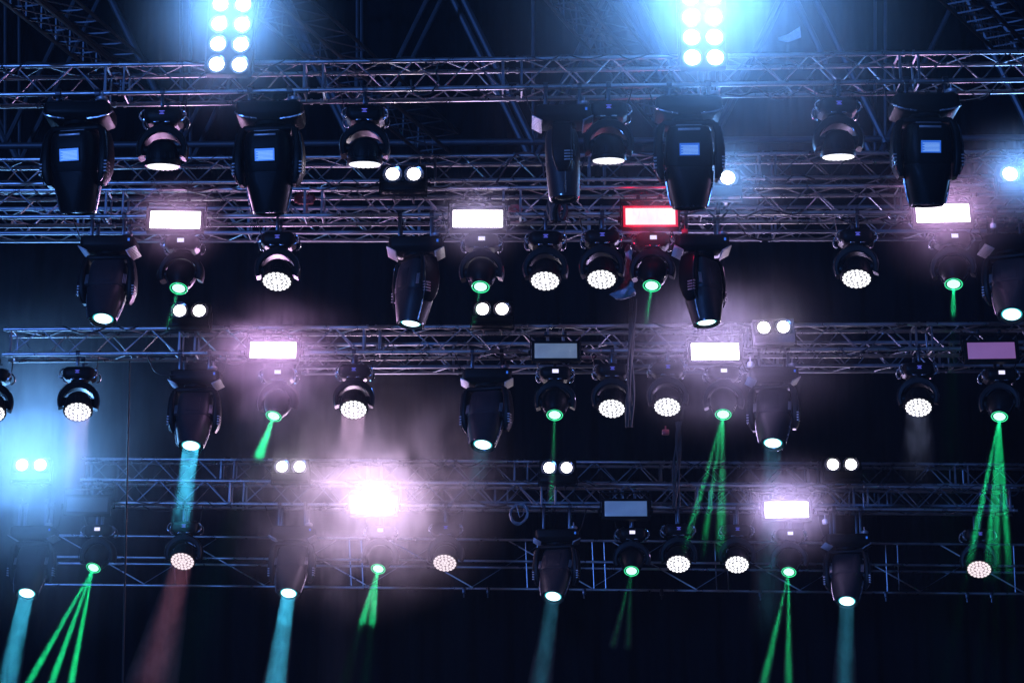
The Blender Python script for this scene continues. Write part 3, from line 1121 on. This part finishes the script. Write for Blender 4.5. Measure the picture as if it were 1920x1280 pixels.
# ------------------------------------------------------------------ two lamp blinders
def blinder_meshes():
    w, h, d = 0.48, 0.29, 0.18
    mb = MB()
    mb.loft([rr_ring(w, h, 0.0, 0.015), rr_ring(w, h, 0.11, 0.02), rr_ring(w * 0.9, h * 0.8, d, 0.03)])
    for v in range(len(mb.v)):
        x, y, z = mb.v[v]
        mb.v[v] = (x, z - 0.08, y)
    mb.rbox((0, -0.086, -0.095), (w - 0.02, 0.03, 0.085), 0.006)
    mb.rbox((0, -0.088, 0.045), (0.012, 0.02, 0.17), 0.003)
    for z in (0.138, -0.04):
        mb.rbox((0, -0.088, z), (w - 0.01, 0.02, 0.012), 0.003)
    house = mb.mesh('housing', M_BLACK)
    mbg = house.copy()
    mbg.materials.clear()
    mbg.materials.append(mat('grey_casing', (0.16, 0.15, 0.17), 0.45, 0, 0.08, 0.05, 30))
    rings = []
    for sx in (-1, 1):
        mb = MB()
        Mx = Matrix.Translation((sx * 0.1125, -0.082, 0.048)) @ Matrix.Rotation(R(90), 4, 'X')
        mb.lathe([(0.104, 0.0), (0.106, 0.010), (0.100, 0.014), (0.070, 0.004)], 28, Mx, cap0=False, cap1=False)
        rings.append(mb.mesh('lamp_ring', M_DISH))
    lamps = {}
    for m in (E_BLIND, E_BLINDB):
        for sx in (-1, 1):
            mb = MB()
            Mx = Matrix.Translation((sx * 0.1125, -0.082, 0.048)) @ Matrix.Rotation(R(90), 4, 'X')
            mb.lathe([(0.071, 0.004), (0.055, 0.014), (0.03, 0.020), (0.002, 0.022)], 24, Mx, cap0=True, cap1=False)
            lamps[(m.name, sx)] = mb.mesh('lamp', m)
    mb = MB()
    for sx in (-1, 1):
        mb.rbox((sx * (w / 2 + 0.01), -0.02, -0.06), (0.012, 0.05, 0.22), 0.004)
    mb.rbox((0, -0.02, -0.172), (w + 0.03, 0.05, 0.012), 0.004)
    br = mb.mesh('bracket', M_BLACK)
    return house, mbg, rings, lamps, br


BL = blinder_meshes()


def blinder(key, px, py, label, col=(1, 0.85, 1.0), power=3.0, m=None, grey=False, sc=1.0, rot=0.0, dY=-0.24):
    """px, py: midpoint between its two lamps"""
    A, B, s, Y = TRUSS[key]
    m = m or E_BLIND
    c = P(px, py, Y + dY - 0.09 * sc) - Vector((0, -0.09 * sc, 0.048 * sc))
    t = thing('blinder_light', label, 'blinder light', c, 'two lamp audience blinders')
    t.scale = (sc,) * 3
    t.rotation_euler = (R(-5), R(rot), 0)
    obj('housing', BL[1] if grey else BL[0], t)
    for i, sx in enumerate((-1, 1)):
        r = obj('lamp_ring', BL[2][i], t)
        obj('lamp', BL[3][(m.name, sx)], r)
    obj('bracket', BL[4], t)
    mb = MB()
    z0 = (chord_z(key, c.x) + s - c.z) / sc
    for x in (-0.1, 0.1):
        mb.rbox((x, 0.02, -0.165), (0.04, 0.08, 0.03), 0.006)
        mb.tube((x, 0.04, -0.165), (x, 0.215, -0.15), 0.012, 8)
    obj('clamp', mb.mesh('clamp', M_STEEL), t)
    if power:
        for sx in (-1, 1):
            p = Vector((sx * 0.1125, -0.112, 0.048)) * sc
            area(c + p, (0, -1, -0.08), 0.15 * sc, 0.15 * sc, col, power / 2, shape='DISK')


BLUE = (0.15, 0.43, 1.0)
BLUE2 = (0.17, 0.47, 1.0)
blinder('T2', 756, 327, 'two lamp blinder in front of the second truss near the centre')
blinder('T2', 1343, 334, 'blue white blinder with one lamp hidden by the large spot light', col=BLUE, power=40, m=E_BLINDB, sc=1.08)
blinder('T2', 1916, 327, 'blue white blinder half cut by the right edge', col=BLUE, power=40, m=E_BLINDB, sc=1.08)
blinder('T3', 355, 583, 'two lamp blinder above the left half of the middle truss', col=(0.9, 0.85, 1))
blinder('T3', 923, 580, 'two lamp blinder above the middle truss, beside the green beam light', col=(0.95, 0.85, 1))
blinder('T3', 1451, 614, 'grey two lamp blinder mounted low on the middle truss', grey=True, rot=-2)
blinder('T4', 58, 872, 'blue white blinder dissolving in blue haze at the left edge', col=BLUE2, power=400, m=E_BLINDB, sc=1.05)
blinder('T4', 545, 875, 'two lamp blinder in mauve haze above the lowest fixture truss')
blinder('T4', 1046, 877, 'two lamp blinder above the lowest fixture truss, above the coiled cable')
blinder('T4', 1579, 871, 'two lamp blinder above the lowest fixture truss at the right', sc=1.04)


# ------------------------------------------------------------------ big flood panels
def flood(px, py_bottom, label, power, dx, dyrow, lean, rows=6, r=0.072):
    Y = 17.95
    k = FPX / (P(px, py_bottom, Y) - CAM).dot(FW)
    c = P(px, py_bottom, Y)
    t = thing('flood_light', label, 'flood light', c, 'tall flood panels of round lamps')
    t.rotation_euler = (0, R(lean), 0)
    sx, sz = dx / k, dyrow / (k * 0.93)
    W, H = sx + 0.22, rows * sz + 0.08
    mb = MB()
    mb.rbox((0, 0.09, H / 2 - 0.10), (W, 0.12, H), 0.015)
    obj('housing', mb.mesh('housing', M_BLACK), t)
    mb = MB()
    for x in (-W / 2 - 0.012, W / 2 + 0.012):
        mb.rbox((x, 0.12, H / 2 - 0.1), (0.018, 0.06, H * 0.9), 0.005)
    mb.tube((-W / 2, 0.19, 0.05), (W / 2, 0.19, 0.05), 0.02, 8)
    obj('bracket', mb.mesh('bracket', M_STEEL), t)
    for i in range(rows):
        for q in (-1, 1):
            Mx = Matrix.Translation((q * sx / 2, 0.03, i * sz)) @ Matrix.Rotation(R(90), 4, 'X')
            mb = MB().lathe([(r + 0.022, 0.0), (r + 0.024, 0.012), (r + 0.004, 0.006)], 24, Mx, cap0=False, cap1=False)
            g = obj('lamp_ring', mb.mesh('lamp_ring', M_DISH), t)
            mb = MB().lathe([(r, 0.004), (r * 0.7, 0.016), (0.002, 0.022)], 24, Mx, cap1=False)
            obj('lamp', mb.mesh('lamp', E_BLINDB), g)
    Rm = Matrix.Rotation(R(lean), 3, 'Y')
    area(c + Rm @ Vector((0, -0.02, H / 2 - 0.14)), (0, -1, -0.2), W * 0.8, H * 0.95, BLUE, power)


flood(427, 119, 'tall flood panel of separate round lamps at the top left of the rig', 300, 43, 38, 1.2)
flood(1320, 106, 'blinding flood panel in a huge blue glow at the top of the rig', 1000, 43, 38, -0.5, r=0.08)


# ------------------------------------------------------------------ beams: a lamp in front of each lens, and a smoke cone shaped to its beam
CY = (0.05, 0.56, 0.85)
GR = (0.01, 1.0, 0.33)


def cyan(key, length, power, dens, label, spread=5.0, col=CY, r=0.095, falloff=None, noise=(0.40, 0.60), scale=8, floor=0.1, grow=0.052):
    p, a = S[key] if key in S else G[key]
    p = p + a * 0.02
    area(p, a, 2 * r, 2 * r, col, power * 5, spread, 'DISK')
    m = smoke_mat('smoke', dens * 0.22, scale, noise[0], noise[1], falloff, stretch=(1, 1, 0.45), floor=floor, g=0.0)
    wisp(p + a * 0.01, a, length, r * 1.04, r * 1.04 + length * grow, m, label, 'smoke lit by the beams')


def green(key, aims, length, power, dens, label, ang=2.6, falloff=None, noise=(0.35, 0.65), scale=9, floor=0.4, r=0.014):
    """aims: list of (dx, dy) pixel offsets from the lens that the rays pass through"""
    p, a = G[key]
    e1 = Vector((1, 0, 0))
    for i, (dx, dy) in enumerate(aims):
        # ray in the plane of the head's tilt, turned sideways to pass the measured offset
        best = None
        for k in range(-300, 301):
            d = (a + e1 * (k * 0.004)).normalized()
            q = proj(p + d * 0.4)
            o = proj(p)
            ddy = q[1] - o[1]
            if ddy <= 0:
                continue
            e = abs((q[0] - o[0]) / ddy - dx / dy)
            if best is None or e < best[0]:
                best = (e, d)
        d = best[1]
        s0 = p + a * 0.016 + e1 * 0.0
        area(s0, d, 2 * r, 2 * r, GR, power * 4.5, ang, 'DISK')
        m = smoke_mat('smoke', dens * 0.28, scale, noise[0], noise[1], falloff, stretch=(1, 1, 0.25), floor=floor, g=0.0)
        hw = math.tan(R(ang / 2))
        wisp(s0 + d * 0.012, d, length, r + 0.004, r + 0.004 + length * hw * 1.02, m, label if len(aims) == 1 else label + (', ray %s' % ('on the left', 'in the middle', 'on the right', 'farthest right', 'extra', 'last')[i]), 'smoke lit by the beams')


if True:
    cyan('3a', 1.35, 6.0, 0.9, 'cyan lit smoke below the strong beam under the middle truss', falloff=(0.35, 1.1))
    cyan('3b', 0.9, 0.25, 0.6, 'faint teal smoke under the central dark spot light', falloff=(0.1, 0.9))
    cyan('3c', 2.6, 0.35, 0.6, 'faint blue smoke column passing left of the lowest right strobe', falloff=(1.2, 2.5), grow=0.06, spread=6)
    cyan('4a', 2.2, 3.0, 0.9, 'cyan lit smoke in the lower left corner', noise=(0.42, 0.60), floor=0.2)
    cyan('4b', 2.2, 7.0, 0.9, 'bright cyan lit smoke with a dark break halfway down', noise=(0.38, 0.56), floor=0.12)
    cyan('4c', 2.2, 0.22, 0.8, 'dim teal smoke column below the coiled cable', floor=0.4)
    cyan('4d', 2.2, 0.34, 0.8, 'teal smoke column below the mauve lit spot light', floor=0.4)
    cyan('W3', 1.3, 5.0, 0.35, 'lavender smoke under the silhouetted wash light', col=(0.62, 0.55, 1.0), r=0.14, spread=10, falloff=(0.3, 1.3), grow=0.09)
    cyan('W3b', 0.8, 4.5, 0.35, 'pale pink smoke under the wash light in the pink haze', col=(1.0, 0.6, 0.9), r=0.14, spread=10, falloff=(0.1, 0.8), grow=0.09)
    cyan('W3c', 1.2, 0.6, 0.35, 'faint slate blue smoke under the wash light in the dark', col=(0.5, 0.6, 1.0), r=0.14, spread=10, falloff=(0.2, 1.1), grow=0.09)
    cyan('W4', 2.2, 0.45, 0.4, 'dull red smoke below the pinkish wash light', col=(1.0, 0.30, 0.42), r=0.14, spread=12, floor=0.4, grow=0.09)
    green('2a', [(-18, 60)], 0.7, 0.10, 0.8, 'short faint green smoke above the left blinder', ang=7, falloff=(0.1, 0.6))
    green('2b', [(-14, 70)], 0.6, 0.06, 0.8, 'faint green smoke beside the central blinder', ang=5, falloff=(0.1, 0.6))
    green('2c', [(-10, 60)], 0.7, 0.10, 0.8, 'faint green smoke below the red rimmed strobe', ang=6, falloff=(0.1, 0.6))
    green('2d', [(-1, 60)], 0.50, 0.7, 0.8, 'short green smoke plume above the right end of the middle truss', ang=8, falloff=(0.28, 0.42), scale=14)
    green('3a', [(-24, 66)], 0.66, 3.0, 5.5, 'bright ragged green smoke plume above the pink smoke', ang=13, falloff=(0.22, 0.64), scale=16, floor=0.1, noise=(0.4, 0.6))
    green('3b', [(-3, 80)], 1.3, 0.05, 0.8, 'thin faint green ray under the dim grey strobe', ang=3)
    green('3c', [(-86, 300), (-45, 300), (0, 300), (-2, 60)], 2.2, 0.5, 0.7, 'green smoke ray crossing the lowest truss right of centre', ang=2.6, falloff=(1.0, 2.0))
    green('3d', [(-62, 300), (-24, 300), (-6, 300), (18, 300)], 2.4, 0.55, 0.8, 'long green smoke ray at the right', ang=2.6, falloff=(1.2, 2.3))
    green('4a', [(-130, 230), (-84, 230), (-44, 230)], 2.4, 1.6, 0.9, 'bright green smoke ray in the lower left corner', ang=2.6, floor=0.55)
    green('4b', [(-36, 120), (-14, 120)], 1.15, 2.2, 3.6, 'ragged green smoke below the smoke wrapped strobe', ang=6.5, falloff=(0.55, 0.95), scale=16, floor=0.1, noise=(0.4, 0.6))
    green('4c', [(-6, 120), (-30, 120)], 1.3, 0.014, 0.8, 'faint green smoke ray under the dim blue strobe', ang=4)
    green('4d', [(-50, 220), (0, 220)], 2.2, 0.25, 0.8, 'pale green smoke ray below the lowest right strobe', ang=3.6)


# ------------------------------------------------------------------ drifting smoke, and smoke balls added at lamps to make their halos
def cloud(px, py, Y, sx, sy, sz, dens, label, scale=1.6, lo=0.36, hi=0.68, ball=(0.25, 1.0), floor=0.0, sq=True):  # most are soft balls added round a lamp to give its glow
    mb = MB()
    prof = [(math.sin(R(a)) + 1e-4, -math.cos(R(a))) for a in range(0, 181, 15)]
    mb.lathe(prof, 24, cap0=False, cap1=False)
    m = smoke_mat('smoke', dens, scale, lo, hi, ball=ball, floor=floor, sq=sq)
    o = obj('smoke', mb.mesh('smoke', m))
    o.location = P(px, py, Y)
    o.scale = (sx, sy, sz)
    tag(o, label, 'smoke', 'drifting smoke', 'stuff')


cloud(670, 875, 25.15, 2.4, 0.8, 2.2, 0.72, 'pink smoke billowing round the blinding strobe of the lowest truss', lo=0.45, hi=0.57, floor=0.06, ball=(0.15, 1.0), sq=False, scale=2.1)
cloud(700, 950, 25.1, 0.9, 0.5, 0.9, 0.55, 'thick white pink smoke right in front of the blinding strobe', floor=0.5, ball=(0.0, 1.0))
cloud(520, 690, 22.0, 1.6, 0.8, 1.2, 0.26, 'thin pink smoke round the left strobe of the middle truss', floor=0.08, lo=0.44, hi=0.58, ball=(0.0, 1.0), scale=1.9)
cloud(1380, 650, 22.0, 2.2, 0.9, 1.5, 0.22, 'lavender haze round the dazzling strobe right of centre', floor=0.2, lo=0.42, hi=0.6, ball=(0.0, 1.0), scale=1.8)
cloud(1474, 955, 25.2, 1.3, 0.8, 1.1, 0.2, 'lavender haze round the lowest right strobe', floor=0.4, ball=(0.0, 1.0), scale=1.2)
cloud(330, 420, 19.8, 0.75, 0.5, 0.7, 0.22, 'pink haze round the left strobe of the second truss', floor=0.5, ball=(0.0, 1.0), scale=1.2)
cloud(896, 418, 19.8, 0.75, 0.5, 0.7, 0.22, 'lavender haze round the white strobe of the second truss', floor=0.5, ball=(0.0, 1.0), scale=1.2)
cloud(1219, 415, 19.8, 0.6, 0.5, 0.6, 0.35, 'faint red haze round the red rimmed strobe', floor=0.5, ball=(0.0, 1.0), scale=1.2)
cloud(1766, 405, 19.8, 1.1, 0.6, 1.0, 0.24, 'pink haze round the right strobe of the second truss', floor=0.5, ball=(0.0, 1.0), scale=1.2)
cloud(60, 830, 25.1, 3.0, 1.4, 3.0, 0.40, 'blue smoke glowing round the blinder at the left edge', floor=0.25, ball=(0.0, 1.0), lo=0.43, hi=0.60, sq=False, scale=1.8)
cloud(58, 872, 24.9, 0.9, 0.45, 0.75, 0.5, 'thick pale smoke right in front of the left edge blinder', floor=0.5, ball=(0.0, 1.0))
cloud(1365, 335, 19.7, 1.0, 0.6, 0.9, 0.36, 'blue haze round the half hidden blinder', floor=0.5, ball=(0.0, 1.0), scale=1.2)
cloud(1910, 330, 19.7, 1.0, 0.6, 0.9, 0.36, 'blue haze round the blinder cut by the right edge', floor=0.5, ball=(0.0, 1.0), scale=1.2)
cloud(430, 60, 17.7, 1.5, 0.9, 1.4, 0.20, 'blue haze round the smaller flood panel', floor=0.5, ball=(0.0, 1.0), scale=1.2)
cloud(1335, 60, 17.6, 3.2, 1.9, 2.6, 0.12, 'big blue haze glow round the blinding flood panel', floor=0.35, ball=(0.0, 1.0), scale=1.0)
cloud(1322, 62, 17.6, 0.65, 0.45, 1.0, 0.9, 'thick glowing haze right in front of the blinding flood panel', floor=0.6, ball=(0.0, 1.0), scale=1.0)

# ------------------------------------------------------------------ cables and small things


def cable(label, pts, Y, r=0.010, sag=None, grp='black power cables', name='power_cable', m=None):
    ps = [P(x, y, Y + (random.uniform(-0.02, 0.02))) for x, y in pts]
    out = []
    for i in range(len(ps) - 1):
        a = ps[max(i - 1, 0)]
        b, c = ps[i], ps[i + 1]
        d = ps[min(i + 2, len(ps) - 1)]
        for k in range(6):
            t = k / 6
            out.append(0.5 * ((2 * b) + (c - a) * t + (2 * a - 5 * b + 4 * c - d) * t * t + (3 * b - a - 3 * c + d) * t ** 3))
    out.append(ps[-1])
    O = out[0].copy()
    mb = MB().path([p - O for p in out], r, 7)
    o = obj(name, mb.mesh(name, m or M_CABLE))
    o.location = O
    return tag(o, label, 'cable', grp)


cable('cable looping below the highest truss left of centre', [(770, 150), (775, 172), (790, 178), (810, 172), (822, 150), (818, 135), (822, 118)], 18.24)
cable('cable drooping along the highest truss bottom near the centre', [(895, 168), (915, 178), (945, 179), (970, 172), (1000, 166)], 18.24, 0.008)
cable('cable arching inside the bare truss near the centre', [(930, 345), (945, 318), (965, 292), (985, 286), (1005, 292), (1018, 310), (1020, 335)], 20.1)
cable('cable sagging between strobe and sideways spot light', [(830, 400), (836, 430), (850, 447), (872, 447), (884, 432)], 20.1, 0.007)
cable('cable drooping below the second truss at the right', [(1385, 420), (1400, 440), (1425, 450), (1450, 450)], 20.1, 0.007)
cable('thin cable slung below the highest truss at the far right', [(1800, 188), (1830, 184), (1860, 172), (1880, 160)], 18.2, 0.006)
cable('cable dangling from the middle truss left of the cyan spot light', [(275, 664), (282, 680), (290, 695), (305, 702), (325, 703)], 22.3, 0.008)
cable('cable sagging under the middle truss at the centre left', [(796, 660), (812, 666), (830, 667), (850, 660)], 22.3, 0.007)
cable('cable lying in a low curve under the lowest truss left part', [(268, 948), (290, 957), (318, 957), (340, 948)], 25.5, 0.007)
cable('cable drooping beside the coil on the lowest fixture truss', [(862, 905), (885, 930), (905, 945), (930, 949), (950, 946)], 25.5, 0.012)
cable('cable running from the highest truss to a wash light at the right', [(1480, 165), (1510, 172), (1540, 185), (1560, 192)], 18.3, 0.006)
cable('cable bundle hanging from the sideways spot light to the second truss', [(1100, 290), (1092, 310), (1085, 330), (1090, 345)], 19.9, 0.009)

mb = MB()
pts = []
for i in range(150):
    a = 2 * math.pi * i / 30
    rr = 0.118 + 0.012 * math.sin(i * 0.37)
    pts.append((rr * math.cos(a) + 0.01 * math.sin(i * 0.2), -0.01 + 0.012 * math.sin(i * 0.9), rr * math.sin(a) * 1.05 + 0.008 * math.cos(i * 0.13)))
mb.path(pts, 0.0075, 6)
mb.path([(-0.03, -0.03, 0.10), (-0.01, -0.03, 0.02), (0.01, -0.03, -0.05), (0.05, -0.03, -0.02), (0.09, -0.02, 0.09)], 0.006, 6)
o = obj('cable_coil', mb.mesh('cable_coil', mat('blue_grey_cable', (0.10, 0.13, 0.16), 0.4, 0, 0.08, 0, 30)))
o.location = P(973, 963, 25.5)
tag(o, 'coiled cable hung from the lowest fixture truss', 'cable')


def loom(label, x0, y0, x1, y1, Y, r=0.028, n=6):
    A, B = P(x0, y0, Y), P(x1, y1, Y)
    t = thing('cable_loom', label, 'cable loom', A, 'hanging cable looms')
    for k in range(n):
        off = Vector((random.uniform(-1, 1) * r * 1.6, random.uniform(-1, 1) * r, 0))
        pts = []
        for i in range(13):
            f = i / 12
            w = Vector((math.sin(f * 9 + k) * 0.018, math.cos(f * 7 + k * 2) * 0.012, 0))
            pts.append((B - A) * f + off * (1 - 0.3 * math.sin(f * 6)) + w)
        mb = MB().path(pts, r * random.uniform(0.4, 0.62), 7)
        obj('cable', mb.mesh('cable', M_CABLE), t)


loom('thick cable loom dropping through the middle truss right of centre', 1188, 560, 1182, 800, 22.15, 0.024)
loom('cable loom dropping from the middle truss to the lowest truss', 1272, 790, 1265, 950, 25.2, 0.026)
loom('cable loom inside the truss under the unlit side on spot light', 1048, 330, 1046, 415, 19.9, 0.05, 8)


def bits(name, label, cat, px, py, Y, s, m, kind):
    mb = MB()
    if kind == 'knob':
        mb.lathe([(s * 0.5, 0), (s * 0.62, s * 0.2), (s * 0.62, s * 0.9), (s * 0.3, s * 1.1), (s * 0.12, s * 1.15), (s * 0.10, s * 2.2)], 14)
    elif kind == 'box':
        mb.rbox((0, 0, 0), (s * 1.3, s * 0.8, s), s * 0.15)
        mb.tube((0, 0, s * 0.4), (0, 0, s * 1.2), s * 0.14, 8)
    else:
        pts = [Vector((s * 1.6 * math.cos(a * 0.7), s * 0.4 * math.sin(a * 1.7), s * math.sin(a * 0.7))) for a in range(9)]
        for q in pts:
            mb.rbox(q * 0.5, (s, s * 0.6, s * 0.7), s * 0.25)
    o = obj(name, mb.mesh(name, m))
    o.location = P(px, py, Y)
    return tag(o, label, cat)


bits('plug_connector', 'small red plug hanging right of the red rimmed strobe', 'connector', 1284, 434, 20.0, 0.05, M_RED, 'box')
bits('safety_lantern', 'small pale plastic knob right of the rightmost pink strobe', 'knob', 1862, 428, 20.0, 0.05, M_WHITETAG, 'knob')  # plain pale plastic knobs, these three carry no lamp
bits('safety_lantern', 'small bright plastic knob right of the dazzling middle truss strobe', 'knob', 1407, 688, 22.2, 0.06, M_WHITETAG, 'knob')
bits('safety_lantern', 'small bright plastic knob right of the lowest right strobe', 'knob', 1547, 982, 25.4, 0.06, M_WHITETAG, 'knob')
bits('plug_connector', 'dark red plug hanging under the middle truss wash pair', 'connector', 1248, 810, 22.3, 0.06, mat('dark_red_plastic', (0.22, 0.01, 0.015), 0.5, 0, 0.08, 0, 30), 'box')
bits('red_cloth', 'dull red cloth bundle tucked in the second truss', 'cloth', 571, 372, 20.4, 0.09, mat('red_cloth_weave', (0.22, 0.03, 0.03), 0.85, 0, 0.1, 0.4, 60), 'bundle')
bits('red_cloth', 'small red cloth beside the central white strobe', 'cloth', 966, 392, 20.4, 0.06, mat('red_cloth_bright', (0.4, 0.03, 0.04), 0.85, 0, 0.1, 0.4, 60), 'bundle')

# crumpled clear wrap hanging beside the pair of wash lights
mb = MB()
rings = []
for i in range(16):
    f = i / 15
    w = 0.05 - 0.012 * math.sin(f * 5) + 0.07 * math.exp(-((f - 0.9) / 0.09) ** 2) - (0.04 if i in (0, 15) else 0)
    ring = []
    for k in range(14):
        a = 2 * math.pi * k / 14
        rr = w * (1 + 0.28 * random.uniform(-1, 1))
        ring.append(Vector((rr * math.cos(a) - 0.10 * max(0, f - 0.7) / 0.3, rr * 0.6 * math.sin(a), -0.62 * f)))
    rings.append(ring)
mb.loft(rings)
o = obj('clear_wrap', mb.mesh('clear_wrap', M_POLY, 15))
o.location = P(1178, 458, 20.6)
tag(o, 'crumpled clear plastic wrap hanging right of the wash light pair on the second truss', 'plastic wrap')

# sheet of pale cloth caught by the flood light's edge
mb = MB()
mb.loft([[Vector((x, y, z + dz)) for x, y, z in ((0, 0, 0), (0.10, 0.03, 0.05), (0.22, 0.0, 0.12), (0.23, 0.02, 0.04), (0.1, 0.05, 0.0))] for dz in (0.0, 0.03)])
o = obj('roof_cloth', mb.mesh('roof_cloth', M_WHITETAG))
o.location = P(1460, 76, 18.6)
tag(o, 'small pale cloth flap hanging right of the blinding flood panel', 'cloth')


# thin dark wire in front of the blue glow
mb = MB().tube((0, 0, 0), P(229, 1330, 24.0) - P(243, 676, 22.6), 0.011, 8)
o = obj('hanging_wire', mb.mesh('hanging_wire', M_CABLE))
o.location = P(243, 676, 22.6)
tag(o, 'long thin dark wire hanging straight down at the edge of the blue glow', 'wire')


# ------------------------------------------------------------------ setting
mb = MB()
mb.quad((-70, -15, 0), (70, -15, 0), (70, 60, 0), (-70, 60, 0))
g = obj('ground', mb.mesh('ground', M_GROUND))
g['kind'] = 'structure'
g['label'] = 'dark ground in front of the stage'

# black stage drape with vertical folds
rings_v, n = [], 420
mb = MB()
vs, fs = [], []
for i in range(n + 1):
    x = -14 + 28 * i / n
    y = 34.0 + 0.10 * math.sin(x * 9.0) + 0.05 * math.sin(x * 21 + 1.3) + 0.06 * math.sin(x * 3.1)
    vs.append(Vector((x, y, 0.2)))
    vs.append(Vector((x, y, 18.4)))
for i in range(n):
    fs.append((2 * i, 2 * i + 2, 2 * i + 3, 2 * i + 1))
mb._add(vs, fs)
o = obj('stage_drape', mb.mesh('stage_drape', M_DRAPE, 180))
sm = o.modifiers.new('thickness', 'SOLIDIFY')
sm.thickness = 0.01
tag(o, 'black stage drape hanging in vertical folds behind all the trusses', 'drape')

# ribbed roof over the stage
mb = MB()
vs, fs = [], []
n = 140
for i in range(n + 1):
    x = -14 + 28 * i / n
    dz = 0.04 if i % 2 else 0.0
    vs.append(Vector((x, 14.5, 19.4 + dz)))
    vs.append(Vector((x, 34.2, 18.6 + dz)))
for i in range(n):
    fs.append((2 * i, 2 * i + 2, 2 * i + 3, 2 * i + 1))
mb._add(vs, fs)
o = obj('stage_roof', mb.mesh('stage_roof', M_ROOF, 10))
sm = o.modifiers.new('thickness', 'SOLIDIFY')
sm.thickness = 0.02
tag(o, 'dark ribbed stage roof above the rig', 'roof')

# haze over the whole place
mb = MB()
mb.rbox((0, 22, 10), (160, 90, 22.0), 0)
hz = obj('haze', None)if False else obj('haze', mb.mesh('haze', None if False else M_BLACK))
hm = bpy.data.materials.new('haze')
hm.use_nodes = True
nt = hm.node_tree
for nd in list(nt.nodes):
    nt.nodes.remove(nd)
out = nt.nodes.new('ShaderNodeOutputMaterial')
pv = nt.nodes.new('ShaderNodeVolumePrincipled')
pv.inputs['Color'].default_value = (0.45, 0.70, 1.0, 1)
pv.inputs['Density'].default_value = 0.0005
pv.inputs['Anisotropy'].default_value = 0.35
nt.links.new(pv.outputs['Volume'], out.inputs['Volume'])
hm.cycles.volume_sampling = 'MULTIPLE_IMPORTANCE'
hz.data.materials.clear()
hz.data.materials.append(hm)
hz['kind'] = 'stuff'
hz['label'] = 'thin stage haze filling the whole place'

# ------------------------------------------------------------------ night sky, and a blue directional lamp added to light the trusses
w = bpy.data.worlds.new('World')
SC.world = w
w.use_nodes = True
nt = w.node_tree
bg = nt.nodes['Background']
sky = nt.nodes.new('ShaderNodeTexSky')
sky.sky_type = 'NISHITA'
sky.sun_disc = False
sky.sun_elevation = R(-6)
sky.sun_rotation = R(200)
nt.links.new(sky.outputs['Color'], bg.inputs['Color'])
bg.inputs['Strength'].default_value = 0.02

sl = bpy.data.lights.new('sun', 'SUN')
sl.energy = 2.3
sl.angle = R(3)
sl.color = (0.09, 0.27, 1.0)
so = bpy.data.objects.new('sun', sl)
COL.objects.link(so)
so.rotation_mode = 'QUATERNION'
so.rotation_quaternion = Vector((0.42, 0.88, 0.03)).to_track_quat('-Z', 'Y')

# ------------------------------------------------------------------ render settings
SC.render.engine = 'CYCLES'
c = SC.cycles
c.use_denoising = True
c.use_light_tree = True
c.max_bounces = 4
c.diffuse_bounces = 2
c.glossy_bounces = 3
c.transmission_bounces = 2
c.volume_bounces = 0
c.sample_clamp_direct = 12
c.sample_clamp_indirect = 4
c.caustics_reflective = False
c.caustics_refractive = False
c.volume_max_steps = 256
SC.view_settings.view_transform = 'Standard'
SC.view_settings.look = 'None'
SC.view_settings.exposure = 0
SC.view_settings.gamma = 1
